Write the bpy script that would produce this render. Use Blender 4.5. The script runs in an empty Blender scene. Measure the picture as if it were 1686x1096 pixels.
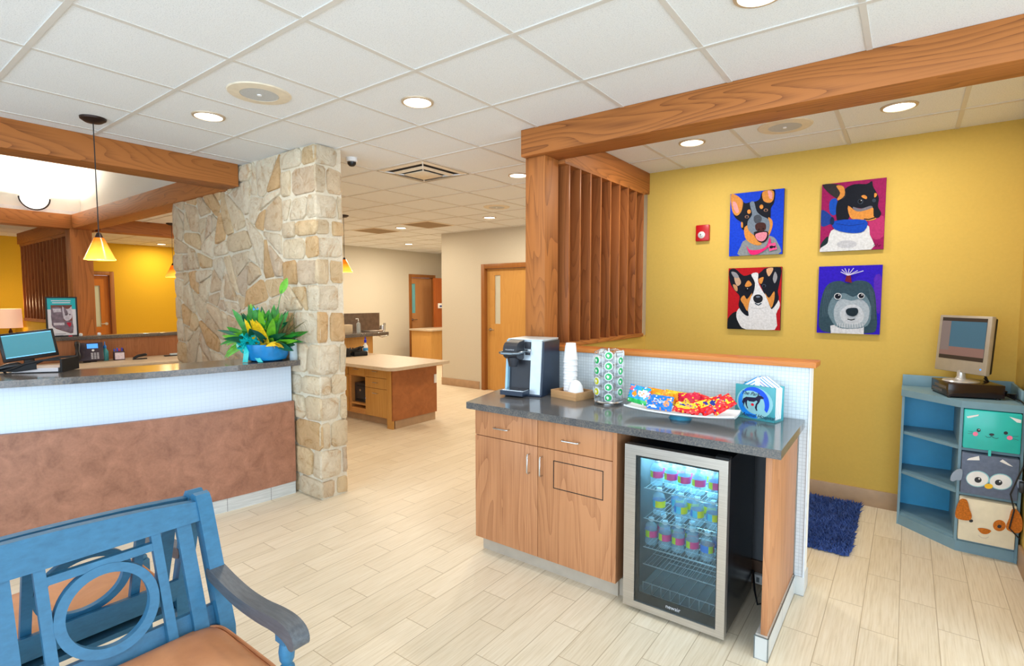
import bpy, bmesh, math, random
from mathutils import Vector, Matrix, noise as mn
rnd = random.Random(7)
PI = math.pi
sc = bpy.context.scene
COL = sc.collection
H = 2.673

# ------------------------------------------------------------------ materials
def lin(c):
    c = c / 255.0
    return c / 12.92 if c <= 0.04045 else ((c + 0.055) / 1.055) ** 2.4
def rgb(r, g, b):
    return (lin(r), lin(g), lin(b), 1.0)
MATS = {}
class NT:
    def __init__(s, name):
        s.m = bpy.data.materials.new(name); s.m.use_nodes = True
        s.t = s.m.node_tree; s.n = s.t.nodes; s.l = s.t.links
        s.b = s.n['Principled BSDF']
    def new(s, kind, **kw):
        n = s.n.new(kind)
        for k, v in kw.items():
            if k.startswith('i_'):
                n.inputs[k[2:].replace('_', ' ')].default_value = v
            else: setattr(n, k, v)
        return n
    def link(s, a, b): s.l.new(a, b)
    def set(s, **kw):
        for k, v in kw.items(): s.b.inputs[k.replace('_', ' ')].default_value = v
    def coord(s, scale=(1, 1, 1), rot=(0, 0, 0), loc=(0, 0, 0)):
        tc = s.new('ShaderNodeTexCoord'); mp = s.new('ShaderNodeMapping')
        mp.inputs['Scale'].default_value = scale; mp.inputs['Rotation'].default_value = rot; mp.inputs['Location'].default_value = loc
        s.link(tc.outputs['Object'], mp.inputs['Vector']); return mp.outputs['Vector']
    def noise(s, vec, scale=5, detail=4, rough=0.5, dist=0):
        n = s.new('ShaderNodeTexNoise'); n.inputs['Scale'].default_value = scale; n.inputs['Detail'].default_value = detail
        n.inputs['Roughness'].default_value = rough; n.inputs['Distortion'].default_value = dist
        s.link(vec, n.inputs['Vector']); return n.outputs['Fac']
    def ramp(s, fac, stops, interp='LINEAR'):
        r = s.new('ShaderNodeValToRGB'); r.color_ramp.interpolation = interp
        e = r.color_ramp.elements
        e[0].position, e[0].color = stops[0]; e[1].position, e[1].color = stops[-1]
        for p, c in stops[1:-1]:
            x = e.new(p); x.color = c
        s.link(fac, r.inputs['Fac']); return r.outputs['Color']
    def math(s, op, a, b=None, clamp=False):
        n = s.new('ShaderNodeMath'); n.operation = op; n.use_clamp = clamp
        for i, v in enumerate((a, b)):
            if v is None: continue
            if isinstance(v, (int, float)): n.inputs[i].default_value = v
            else: s.link(v, n.inputs[i])
        return n.outputs[0]
    def mix(s, fac, a, b, blend='MIX'):
        n = s.new('ShaderNodeMix'); n.data_type = 'RGBA'; n.blend_type = blend
        for i, v in ((0, fac), (6, a), (7, b)):
            if isinstance(v, (int, float, tuple)): n.inputs[i].default_value = v
            else: s.link(v, n.inputs[i])
        return n.outputs[2]
    def bump(s, h, strength=0.2, dist=0.01):
        n = s.new('ShaderNodeBump'); n.inputs['Strength'].default_value = strength; n.inputs['Distance'].default_value = dist
        s.link(h, n.inputs['Height']); s.link(n.outputs['Normal'], s.b.inputs['Normal'])
    def base(s, c):
        if isinstance(c, tuple): s.b.inputs['Base Color'].default_value = c
        else: s.link(c, s.b.inputs['Base Color'])

def plain(name, col, rough=0.5, metal=0.0, vary=0.06, scale=20, bump=0.0, spec=0.5, coat=0.0):
    if name in MATS: return MATS[name]
    t = NT(name); v = t.coord()
    f = t.noise(v, scale, 3)
    lo = tuple(max(0, c * (1 - vary)) for c in col[:3]) + (1,); hi = tuple(min(1, c * (1 + vary)) for c in col[:3]) + (1,)
    t.base(t.ramp(f, [(0.3, lo), (0.7, hi)]))
    t.set(Roughness=rough, Metallic=metal, Specular_IOR_Level=spec, Coat_Weight=coat)
    if bump: t.bump(f, bump, 0.002)
    MATS[name] = t.m; return t.m

def wood(name, light, dark, axis='X', freq=1.0, cath=0.5, rough=0.4, fine=1.0, coat=0.0, rings=26.0):
    if name in MATS: return MATS[name]
    t = NT(name)
    st = {'X': (0.12, 1, 1), 'Y': (1, 0.12, 1), 'Z': (1, 1, 0.12)}[axis]
    v = t.coord(scale=tuple(a * freq for a in st))
    n1 = t.noise(v, 3.2, 2, 0.5, 0.3)
    ring = t.math('FRACT', t.math('MULTIPLY', n1, rings))
    ring = t.math('POWER', ring, 0.6)
    st2 = {'X': (1.2, 60, 60), 'Y': (60, 1.2, 60), 'Z': (60, 60, 1.2)}[axis]
    v2 = t.coord(scale=st2)
    n2 = t.noise(v2, 2.0 * fine, 4, 0.6)
    v3 = t.coord(scale=tuple(a * 0.8 for a in st))
    n3 = t.noise(v3, 5.0, 3)
    f = t.math('ADD', t.math('MULTIPLY', ring, cath), t.math('MULTIPLY', n2, 1.0 - cath * 0.6))
    f = t.math('ADD', f, t.math('MULTIPLY', t.math('SUBTRACT', n3, 0.5), 0.5))
    mid = tuple((a * 0.6 + b * 0.4) for a, b in zip(light, dark))
    c = t.ramp(f, [(0.15, dark), (0.42, mid), (0.72, light)])
    t.base(c); t.set(Roughness=rough, Coat_Weight=coat, Coat_Roughness=0.2, Specular_IOR_Level=0.3); t.bump(n2, 0.12, 0.002)
    MATS[name] = t.m; return t.m

def emit(name, col, strength, base=None):
    if name in MATS: return MATS[name]
    t = NT(name); t.base(base or col)
    t.b.inputs['Emission Color'].default_value = col; t.b.inputs['Emission Strength'].default_value = strength
    t.set(Roughness=0.5); MATS[name] = t.m; return t.m

OAK = (rgb(174, 108, 54), rgb(88, 44, 18))
oakX = wood('oak_x', *OAK, 'X', cath=0.55, rough=0.55); oakY = wood('oak_y', *OAK, 'Y', cath=0.55, rough=0.55); oakZ = wood('oak_z', *OAK, 'Z', cath=0.4, rough=0.55)
oakD = wood('oak_slat', rgb(160, 96, 52), rgb(88, 44, 22), 'Z', cath=0.5)
lamZ = wood('laminate_walnut', rgb(196, 138, 96), rgb(134, 80, 48), 'Z', freq=1.3, cath=0.3, rough=0.42, rings=14.0)
honeyZ = wood('honey_maple_z', rgb(208, 158, 88), rgb(176, 120, 58), 'Z', freq=0.8, cath=0.12, rough=0.4)
honeyX = wood('honey_maple_x', rgb(204, 148, 88), rgb(170, 110, 58), 'X', freq=0.8, cath=0.12, rough=0.4)
panelW = wood('desk_wall_walnut', rgb(178, 118, 78), rgb(128, 78, 48), 'Z', freq=1.5, cath=0.15)
bamboo = wood('bamboo', rgb(206, 160, 112), rgb(170, 120, 76), 'X', freq=2, cath=0.1)
yellow = plain('wall_paint_yellow', rgb(206, 173, 86), 0.75, vary=0.02, scale=60, bump=0.05, spec=0.2)
cream = plain('wall_paint_cream', rgb(205, 198, 182), 0.8, vary=0.02, scale=60, bump=0.05, spec=0.2)
whitew = plain('wall_paint_white', rgb(238, 234, 224), 0.8, vary=0.01, scale=60, spec=0.2)
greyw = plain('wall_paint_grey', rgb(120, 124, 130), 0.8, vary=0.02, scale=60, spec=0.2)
chrome = plain('brushed_metal', rgb(205, 205, 205), 0.25, 1.0, vary=0.04)
steel = None
blackp = plain('black_plastic', rgb(22, 22, 26), 0.35, vary=0.1)
blackm = plain('black_matte', rgb(16, 16, 18), 0.7, vary=0.1)
bronze = plain('dark_bronze', rgb(50, 36, 32), 0.4, 0.6, vary=0.1)
whitep = plain('white_plastic', rgb(238, 238, 238), 0.4, vary=0.02)
foam = plain('white_foam', rgb(244, 244, 246), 0.6, vary=0.01)
def t_steel():
    t = NT('stainless_steel'); v = t.coord(scale=(2, 2, 220))
    f = t.noise(v, 2, 3); t.base(t.ramp(f, [(0.3, rgb(178, 172, 165)), (0.7, rgb(215, 210, 203))]))
    t.set(Metallic=0.9, Roughness=0.34); t.bump(f, 0.05, 0.001); return t.m
steel = t_steel()
def t_ceiling():
    t = NT('ceiling_tile_mineral'); v = t.coord()
    f = t.noise(v, 190, 4, 0.7); g = t.noise(v, 1.2, 2)
    c = t.ramp(f, [(0.34, rgb(212, 215, 218)), (0.5, rgb(234, 236, 238))])
    t.base(c); t.set(Roughness=0.9, Specular_IOR_Level=0.1); t.bump(f, 0.35, 0.003); return t.m
ceil_m = t_ceiling()
grid_m = plain('ceiling_grid_metal', rgb(212, 208, 202), 0.5, vary=0.01)
def t_floor():
    t = NT('plank_tile_floor'); tc = t.new('ShaderNodeTexCoord'); sep = t.new('ShaderNodeSeparateXYZ')
    t.link(tc.outputs['Object'], sep.inputs[0])
    u = t.math('DIVIDE', t.math('SUBTRACT', sep.outputs[0], 0.021), 0.147)
    row = t.math('FLOOR', u); fu = t.math('FRACT', u)
    yo = t.math('ADD', t.math('SUBTRACT', sep.outputs[1], 1.68), t.math('MULTIPLY', t.math('ADD', row, 13.0), 0.2033))
    w = t.math('DIVIDE', yo, 0.61); col = t.math('FLOOR', w); fw = t.math('FRACT', w)
    wn = t.new('ShaderNodeTexWhiteNoise'); wn.noise_dimensions = '2D'; cb = t.new('ShaderNodeCombineXYZ')
    t.link(row, cb.inputs[0]); t.link(col, cb.inputs[1]); t.link(cb.outputs[0], wn.inputs['Vector'])
    du = t.math('MINIMUM', fu, t.math('SUBTRACT', 1.0, fu)); dw = t.math('MINIMUM', fw, t.math('SUBTRACT', 1.0, fw))
    gm = t.math('MAXIMUM', t.math('LESS_THAN', du, 0.0125), t.math('LESS_THAN', dw, 0.0032))
    # grain, offset for each plank
    off = t.new('ShaderNodeVectorMath'); off.operation = 'ADD'
    sc2 = t.new('ShaderNodeVectorMath'); sc2.operation = 'SCALE'; sc2.inputs['Scale'].default_value = 7.0
    t.link(wn.outputs['Color'], sc2.inputs[0]); t.link(tc.outputs['Object'], off.inputs[0]); t.link(sc2.outputs[0], off.inputs[1])
    mp = t.new('ShaderNodeMapping'); mp.inputs['Scale'].default_value = (60, 2.2, 1); t.link(off.outputs[0], mp.inputs['Vector'])
    n = t.noise(mp.outputs['Vector'], 2.2, 4, 0.6)
    c = t.ramp(n, [(0.25, rgb(212, 196, 168)), (0.5, rgb(228, 214, 190)), (0.8, rgb(238, 227, 207))])
    tone = t.ramp(wn.outputs['Value'], [(0.0, (0.93, 0.92, 0.90, 1)), (1.0, (1.0, 1.0, 1.0, 1))])
    c = t.mix(1.0, c, tone, 'MULTIPLY')
    c = t.mix(gm, c, rgb(182, 164, 136))
    t.base(c); t.set(Roughness=0.42, Specular_IOR_Level=0.45)
    t.bump(t.math('SUBTRACT', t.math('MULTIPLY', n, 0.15), gm), 0.25, 0.002); return t.m
floor_m = t_floor()
def t_tiles(name, size, tile, grout, axis='XZ', rough=0.2, g=0.09):
    t = NT(name); tc = t.new('ShaderNodeTexCoord'); sep = t.new('ShaderNodeSeparateXYZ'); t.link(tc.outputs['Object'], sep.inputs[0])
    i = {'X': 0, 'Y': 1, 'Z': 2}
    ds = []
    ids = []
    for a in axis:
        u = t.math('DIVIDE', sep.outputs[i[a]], size if not isinstance(size, tuple) else size[axis.index(a)])
        f = t.math('FRACT', u); ds.append(t.math('MINIMUM', f, t.math('SUBTRACT', 1.0, f))); ids.append(t.math('FLOOR', u))
    gm = t.math('LESS_THAN', t.math('MINIMUM', ds[0], ds[1]), g)
    wn = t.new('ShaderNodeTexWhiteNoise'); wn.noise_dimensions = '2D'; cb = t.new('ShaderNodeCombineXYZ')
    t.link(ids[0], cb.inputs[0]); t.link(ids[1], cb.inputs[1]); t.link(cb.outputs[0], wn.inputs['Vector'])
    c = t.ramp(wn.outputs['Value'], [(0, tuple(x * 0.94 for x in tile[:3]) + (1,)), (1, tile)])
    t.base(t.mix(gm, c, grout)); t.set(Roughness=rough); t.bump(t.math('SUBTRACT', 1.0, gm), 0.3, 0.002); return t.m
mosaic = t_tiles('white_mosaic_tile', 0.0185, rgb(216, 226, 232), rgb(190, 200, 206), 'XZ', 0.25, 0.07)
def t_lam(name, a, b, sc_=9):
    t = NT(name); v = t.coord(); f = t.noise(v, sc_, 6, 0.65, 0.6); f2 = t.noise(v, sc_ * 9, 3)
    f = t.math('ADD', t.math('MULTIPLY', f, 0.8), t.math('MULTIPLY', f2, 0.2))
    t.base(t.ramp(f, [(0.32, a), (0.68, b)])); t.set(Roughness=0.42); return t.m
brownlam = t_lam('mottled_brown_laminate', rgb(134, 88, 66), rgb(176, 122, 96))
brownlam2 = t_lam('mottled_tan_laminate', rgb(150, 88, 44), rgb(178, 108, 58))
desktop = t_lam('beige_laminate_top', rgb(192, 172, 148), rgb(208, 190, 166), 30)
tancounter = desktop
def t_granite(name, cols, sc_=60):
    t = NT(name); v = t.coord(); f = t.noise(v, sc_ * 2.2, 5, 0.8); g = t.noise(v, 9, 4, 0.6, 1.0)
    f = t.math('ADD', t.math('MULTIPLY', f, 0.75), t.math('MULTIPLY', g, 0.25))
    t.base(t.ramp(f, [(0.36, cols[0]), (0.5, cols[1]), (0.64, cols[2])])); t.set(Roughness=0.16, Coat_Weight=0.3, Coat_Roughness=0.08); return t.m
granite = t_granite('dark_granite', (rgb(62, 64, 68), rgb(92, 92, 94), rgb(128, 120, 108)))
granite2 = t_granite('counter_granite', (rgb(70, 68, 70), rgb(98, 92, 88), rgb(130, 116, 102)), 40)
def t_glass(name, tint, alpha=0.85, rough=0.02):
    t = NT(name); n = t.n; l = t.l
    out = n['Material Output']; tr = t.new('ShaderNodeBsdfTransparent'); tr.inputs[0].default_value = tint
    gl = t.new('ShaderNodeBsdfGlossy'); gl.inputs['Roughness'].default_value = rough
    fr = t.new('ShaderNodeFresnel'); fr.inputs[0].default_value = 1.45
    mx = t.new('ShaderNodeMixShader'); l.new(fr.outputs[0], mx.inputs[0]); l.new(tr.outputs[0], mx.inputs[1]); l.new(gl.outputs[0], mx.inputs[2])
    n.remove(t.b); l.new(mx.outputs[0], out.inputs[0]); return t.m
doorglass = t_glass('fridge_door_glass', (0.86, 0.93, 0.95, 1))
def t_plasticclear(name, tint, amt):
    t = NT(name); n = t.n; l = t.l; out = n['Material Output']
    tr = t.new('ShaderNodeBsdfTransparent'); tr.inputs[0].default_value = tint
    t.base(tint); t.set(Roughness=0.12)
    mx = t.new('ShaderNodeMixShader'); mx.inputs[0].default_value = amt
    l.new(tr.outputs[0], mx.inputs[1]); l.new(t.b.outputs[0], mx.inputs[2]); l.new(mx.outputs[0], out.inputs[0]); return t.m
bottlem = t_plasticclear('clear_bottle_plastic', (0.76, 0.92, 0.98, 1), 0.24)
aqua = t_plasticclear('aqua_glass', rgb(96, 196, 206), 0.62)
clearm = t_plasticclear('clear_acrylic', (0.85, 0.93, 0.97, 1), 0.3)
def t_bench():
    t = NT('slate_blue_paint'); v = t.coord(scale=(1, 1, 1)); f = t.noise(v, 26, 6, 0.7); g = t.noise(t.coord(scale=(20, 8, 20)), 4, 3)
    f = t.math('ADD', t.math('MULTIPLY', f, 0.5), t.math('MULTIPLY', g, 0.5))
    t.base(t.ramp(f, [(0.25, rgb(36, 92, 124)), (0.6, rgb(46, 110, 147)), (0.8, rgb(54, 121, 158))])); t.set(Roughness=0.45); t.bump(f, 0.15, 0.001); return t.m
bench_m = t_bench()
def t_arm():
    t = NT('slate_paint_reflected_grey'); v = t.coord(scale=(4, 40, 40)); f = t.noise(v, 3, 5, 0.7)  # arms greyer than the bench: reflected window light put into the colour
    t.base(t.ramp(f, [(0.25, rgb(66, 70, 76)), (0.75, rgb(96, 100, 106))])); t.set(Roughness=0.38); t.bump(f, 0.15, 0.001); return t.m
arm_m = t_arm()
def t_leather():
    t = NT('tan_vinyl'); v = t.coord(); f = t.noise(v, 6, 4, 0.6, 0.4); g = t.noise(v, 160, 2)
    t.base(t.ramp(f, [(0.3, rgb(184, 118, 74)), (0.7, rgb(210, 142, 94))])); t.set(Roughness=0.45)
    t.bump(t.math('ADD', f, t.math('MULTIPLY', g, 0.08)), 0.25, 0.01); return t.m
leather = t_leather()
shelf_m = plain('blue_grey_paint', rgb(116, 150, 166), 0.5, vary=0.03)
shelf_b = plain('teal_blue_lit_paint', rgb(56, 164, 212), 0.5, vary=0.03)  # bookcase back: blue strengthened in the colour to stand in for bluer light
base_tile = t_tiles('grey_base_tile', (0.30, 0.5), rgb(206, 206, 202), rgb(150, 150, 148), 'YZ', 0.4, 0.008)
tan_base = plain('tan_wood_tile_base', rgb(176, 146, 116), 0.5, vary=0.08, scale=12)
grey_toe = plain('grey_tile_toe', rgb(184, 172, 156), 0.5, vary=0.06, scale=14)

# ------------------------------------------------------------------ mesh builder
class MB:
    def __init__(s): s.bm = bmesh.new(); s.col = None
    def _tag(s, before, mat):
        for f in s.bm.faces:
            if f not in before: f.material_index = mat
    def box(s, x0, x1, y0, y1, z0, z1, mat=0, bev=0.0, rot=None, at=None):
        bm2 = bmesh.new(); bmesh.ops.create_cube(bm2, size=1)
        bmesh.ops.scale(bm2, vec=(abs(x1 - x0), abs(y1 - y0), abs(z1 - z0)), verts=bm2.verts)
        if bev > 0: bmesh.ops.bevel(bm2, geom=bm2.edges[:], offset=bev, segments=2, affect='EDGES', profile=0.5)
        bmesh.ops.translate(bm2, vec=((x0 + x1) / 2, (y0 + y1) / 2, (z0 + z1) / 2), verts=bm2.verts)
        if rot is not None:
            c = Vector(at) if at else Vector(((x0 + x1) / 2, (y0 + y1) / 2, (z0 + z1) / 2))
            bmesh.ops.rotate(bm2, cent=c, matrix=rot, verts=bm2.verts)
        return s.merge(bm2, mat)
    def merge(s, bm2, mat=None):
        vs = [s.bm.verts.new(v.co) for v in bm2.verts]; bm2.verts.index_update()
        for f in bm2.faces:
            try: nf = s.bm.faces.new([vs[v.index] for v in f.verts])
            except ValueError: continue
            nf.material_index = f.material_index if mat is None else mat
        bm2.free(); return s
    def tube(s, pts, r, seg=8, mat=0, cap=True, radii=None):
        pts = [Vector(p) for p in pts]; rings = []
        prev = None
        for i, p in enumerate(pts):
            d = (pts[min(i + 1, len(pts) - 1)] - pts[max(i - 1, 0)])
            d = d.normalized() if d.length > 1e-9 else Vector((0, 0, 1))
            if prev is None:
                a = d.orthogonal().normalized()
            else:
                a = prev - d * prev.dot(d)
                a = a.normalized() if a.length > 1e-6 else d.orthogonal().normalized()
            prev = a; b = d.cross(a); rr = radii[i] if radii else r
            rings.append([s.bm.verts.new(p + (a * math.cos(2 * PI * k / seg) + b * math.sin(2 * PI * k / seg)) * rr) for k in range(seg)])
        for i in range(len(rings) - 1):
            for k in range(seg):
                f = s.bm.faces.new([rings[i][k], rings[i][(k + 1) % seg], rings[i + 1][(k + 1) % seg], rings[i + 1][k]]); f.material_index = mat
        if cap:
            for rg, rev in ((rings[0], True), (rings[-1], False)):
                f = s.bm.faces.new(rg[::-1] if rev else rg); f.material_index = mat
        return s
    def lathe(s, prof, c=(0, 0, 0), seg=24, mat=0, mats=None, axis='Z', arc=None):
        c = Vector(c); rings = []
        full = arc is None; a0, a1 = (0, 2 * PI) if full else arc
        n = seg if full else seg + 1
        for r, z in prof:
            rg = []
            for k in range(n):
                t = a0 + (a1 - a0) * k / seg
                x, y = r * math.cos(t), r * math.sin(t)
                p = {'Z': Vector((x, y, z)), 'X': Vector((z, x, y)), 'Y': Vector((x, z, y))}[axis]
                rg.append(s.bm.verts.new(c + p))
            rings.append(rg)
        for i in range(len(rings) - 1):
            for k in range(seg):
                kk = (k + 1) % n if full else k + 1
                f = s.bm.faces.new([rings[i][k], rings[i][kk], rings[i + 1][kk], rings[i + 1][k]])
                f.material_index = mats[i] if mats else mat
        if full:
            for idx, rev in ((0, True), (-1, False)):
                if prof[idx][0] > 1e-5:
                    rg = rings[idx]; f = s.bm.faces.new(rg[::-1] if rev else rg); f.material_index = (mats[idx] if mats else mat)
        return s
    def poly(s, pts, mat=0):
        f = s.bm.faces.new([s.bm.verts.new(p) for p in pts]); f.material_index = mat; return s
    def prism(s, pts, d, mat=0, side=None):
        d = Vector(d); a = [s.bm.verts.new(p) for p in pts]; b = [s.bm.verts.new(Vector(p) + d) for p in pts]
        f = s.bm.faces.new(a[::-1]); f.material_index = mat
        f = s.bm.faces.new(b); f.material_index = mat
        n = len(a)
        for i in range(n):
            f = s.bm.faces.new([a[i], a[(i + 1) % n], b[(i + 1) % n], b[i]]); f.material_index = mat if side is None else side
        return s
    def build(s, name, mats, parent=None, smooth=True, loc=None, ang=35, doubles=False):
        if doubles: bmesh.ops.remove_doubles(s.bm, verts=s.bm.verts, dist=1e-5)
        bmesh.ops.recalc_face_normals(s.bm, faces=s.bm.faces[:])
        me = bpy.data.meshes.new(name); s.bm.to_mesh(me); s.bm.free()
        for m in (mats if isinstance(mats, (list, tuple)) else [mats]): me.materials.append(m)
        if smooth:
            for p in me.polygons: p.use_smooth = True
            me.set_sharp_from_angle(angle=math.radians(ang))
        o = bpy.data.objects.new(name, me); COL.objects.link(o)
        if loc:
            me.transform(Matrix.Translation(-Vector(loc))); o.location = loc
        if parent: o.parent = parent
        return o
def tag(o, label, cat, group=None, kind=None):
    if label: o['label'] = label
    if cat: o['category'] = cat
    if group: o['group'] = group
    if kind: o['kind'] = kind
    return o
def thing(name, label, cat, loc=(0, 0, 0), rz=0, group=None):
    o = bpy.data.objects.new(name, None); COL.objects.link(o); o.empty_display_size = 0.05
    o.location = loc; o.rotation_euler = (0, 0, rz); return tag(o, label, cat, group)
def struct(name, mb, mats, label=None, parent=None, **k):
    o = mb.build(name, mats, parent, **k)
    if not parent: o['kind'] = 'structure'
    if label: o['label'] = label
    return o
KIDS = {}
def kids(r): return [c for c in bpy.data.objects if c.parent == r]
def dup(root, loc, rot=None, label=None, group=None, scale=None):
    r = root.copy(); COL.objects.link(r); r.location = loc
    if rot is not None: r.rotation_euler = rot if isinstance(rot, (tuple, list)) else (0, 0, rot)
    if scale: r.scale = scale
    if label: r['label'] = label
    if group: r['group'] = group
    for ch in kids(root):
        c = ch.copy(); COL.objects.link(c); c.parent = r
        for g in kids(ch):
            d = g.copy(); COL.objects.link(d); d.parent = c
    return r
def arc_pts(cx, cy, r, a0, a1, n, z=0):
    return [(cx + r * math.cos(a0 + (a1 - a0) * i / n), cy + r * math.sin(a0 + (a1 - a0) * i / n), z) for i in range(n + 1)]
def smoothpoly(pts, sub=3):
    n = len(pts); out = []
    for i in range(n):
        p0, p1, p2, p3 = (Vector(pts[(i + k) % n]) for k in (-1, 0, 1, 2))
        for j in range(sub):
            t = j / sub
            out.append(tuple(0.5 * ((2 * p1) + (p2 - p0) * t + (2 * p0 - 5 * p1 + 4 * p2 - p3) * t * t + (3 * p1 - p0 - 3 * p2 + p3) * t ** 3)))
    return out
def text_obj(name, body, size, M, mat, parent=None, extrude=0.0004, shear=0):
    cu = bpy.data.curves.new(name, 'FONT'); cu.body = body; cu.size = size; cu.extrude = extrude; cu.align_x = 'CENTER'; cu.align_y = 'CENTER'; cu.shear = shear
    tmp = bpy.data.objects.new(name + '_c', cu); COL.objects.link(tmp)
    dg = bpy.context.evaluated_depsgraph_get(); me = bpy.data.meshes.new_from_object(tmp.evaluated_get(dg))
    bpy.data.objects.remove(tmp); bpy.data.curves.remove(cu)
    me.transform(M); me.materials.clear(); me.materials.append(mat)
    o = bpy.data.objects.new(name, me); COL.objects.link(o)
    if parent: o.parent = parent
    return o
def frameM(origin, right, up):
    r = Vector(right).normalized(); u = Vector(up).normalized(); n = r.cross(u)
    M = Matrix(((r.x, u.x, n.x, origin[0]), (r.y, u.y, n.y, origin[1]), (r.z, u.z, n.z, origin[2]), (0, 0, 0, 1)))
    return M
WORLD=3.0; SUNF=215; SUNS=170; FAR=1.35; EXPO=-0.4
# ------------------------------------------------------------------ setting
struct('floor', MB().box(-13.6, 3.3, -2.7, 10.3, -0.1, 0.0), floor_m)
c = MB()
c.box(-4.72, 3.2, -2.6, 10.2, H, H + 0.06); c.box(-13.5, -4.72, 2.42, 10.2, H, H + 0.06); c.box(-13.5, -9.27, -2.6, 2.42, H, H + 0.06)
struct('ceiling', c, ceil_m)
# raised white tray over the reception desk
c = MB(); c.box(-9.27, -4.72, -2.6, 2.42, 3.4, 3.5); struct('ceiling', c, whitew)
c = MB(); c.box(-9.27, -4.72, 2.42, 2.52, H + 0.06, 3.4); struct('wall_tray_back', c, whitew)
c = MB(); c.box(-9.37, -9.27, -2.6, 2.52, H + 0.06, 3.4); struct('wall_tray_left', c, whitew)
c = MB(); c.box(-4.72, -4.62, -2.6, 2.42, H + 0.06, 3.4); struct('wall_tray_right', c, whitew)
# ceiling grid bars
g = MB(); T = 0.6096; X0 = -3.2354; Y0 = 0.678; w = 0.012; zb = H - 0.004
def gx(x, y0, y1): g.box(x - w, x + w, y0, y1, zb, H)
def gy(y, x0, x1): g.box(x0, x1, y - w, y + w, zb - 0.001, H)
for i in range(-17, 12):
    x = X0 + i * T
    if x < -9.3:
        gx(x, -2.5, 6.3)
    elif x < -4.85: gx(x, 2.55, 9.9 if x > -9.7 and x < -6.7 else (6.8 if x > -6.7 else 6.3))
    elif x < 3.0:
        if x < -2.1: gx(x, -2.5, 6.8)
        else: gx(x, -2.5, 2.98)
for j in range(-6, 16):
    y = Y0 + j * T
    if y < 2.3:
        gy(y, -4.58, 3.0); gy(y, -13.2, -9.3)
    elif y < 6.8:
        gy(y, -9.65 if y > 6.3 else -13.2, -2.14 if y > 2.9 else 3.0)
    elif y < 9.9: gy(y, -9.65, -6.7)
for k in range(4): gx(-1.614 + T * k, 3.2, 4.69)
gy(4.24, -1.93, 0.575); gy(3.63, -1.93, 0.575)
struct('trim_1', g, grid_m)
struct('wall_back', MB().box(-1.95, 0.70, 4.69, 4.84, 0, H), yellow)
struct('wall_right', MB().box(0.575, 0.70, 3.21, 4.69, 0, H), yellow)
struct('wall_corner_right', MB().box(0.575, 3.1, 3.10, 3.21, 0, H), yellow)
struct('wall_side_nook', MB().box(-2.08, -1.95, 3.2, 4.84, 0, 1.19), yellow)
struct('wall_side_hall', MB().box(-2.08, -1.95, 4.84, 6.85, 0, H), cream)
c = MB(); c.box(-6.66, -5.72, 6.85, 6.99, 0, H); c.box(-4.74, -1.95, 6.85, 6.99, 0, H); c.box(-5.72, -4.74, 6.85, 6.99, 2.10, H)
struct('wall_hall', c, cream)
struct('wall_hall_side', MB().box(-6.66, -6.52, 6.99, 9.95, 0, H), cream)
struct('wall_far_end', MB().box(-9.84, -6.52, 9.95, 10.1, 0, H), cream)
c = MB(); c.box(-9.84, -9.70, 6.3, 8.86, 0, H); c.box(-9.84, -9.70, 9.74, 9.95, 0, H); c.box(-9.84, -9.70, 8.86, 9.74, 2.1, H)
struct('wall_far', c, cream)
struct('wall_treatment', MB().box(-13.4, -9.84, 6.3, 6.4, 0, H), yellow)
c = MB(); c.box(-13.34, -13.2, -2.5, 3.0, 0, H); c.box(-13.34, -13.2, 3.93, 6.3, 0, H); c.box(-13.34, -13.2, 3.0, 3.93, 2.09, H)
golden = plain('wall_paint_golden', rgb(210, 168, 42), 0.75, vary=0.02, scale=60, spec=0.2)
struct('wall_left', c, golden)
# storefront behind the camera and to its right, with window frames
c = MB(); c.box(-13.4, -4.6, -2.6, -2.45, 0, 3.5); struct('wall_front', c, cream)
fr = plain('dark_window_frame', rgb(60, 56, 54), 0.4, 0.3)
c = MB()
for x in (-4.6, -3.1, -1.6, -0.1, 1.4, 2.9): c.box(x, x + 0.07, -2.58, -2.48, 0, H)
for z in (0, 0.9, H - 0.08): c.box(-4.6, 3.0, -2.57, -2.49, z, z + 0.06)
struct('window_1', c, fr)
c = MB()
for y in (-2.5, -1.1, 0.3, 1.7, 3.0): c.box(3.0, 3.1, y, y + 0.07, 0, H)
for z in (0, 0.9, H - 0.08): c.box(3.01, 3.09, -2.5, 3.07, z, z + 0.06)
struct('window_2', c, fr)
# baseboards
def bb(name, x0, x1, y0, y1, h=0.126): struct(name, MB().box(x0, x1, y0, y1, 0, h, bev=0.002), tan_base)
bb('baseboard_back', -1.95, 0.0, 4.675, 4.69); bb('baseboard_right', 0.56, 0.575, 3.3, 4.13)
bb('baseboard_hall', -6.67, -5.79, 6.835, 6.85, 0.13); bb('baseboard_hall_right', -4.67, -2.08, 6.835, 6.85, 0.13)
bb('baseboard_far', -9.70, -9.685, 6.4, 8.80, 0.13)

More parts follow.
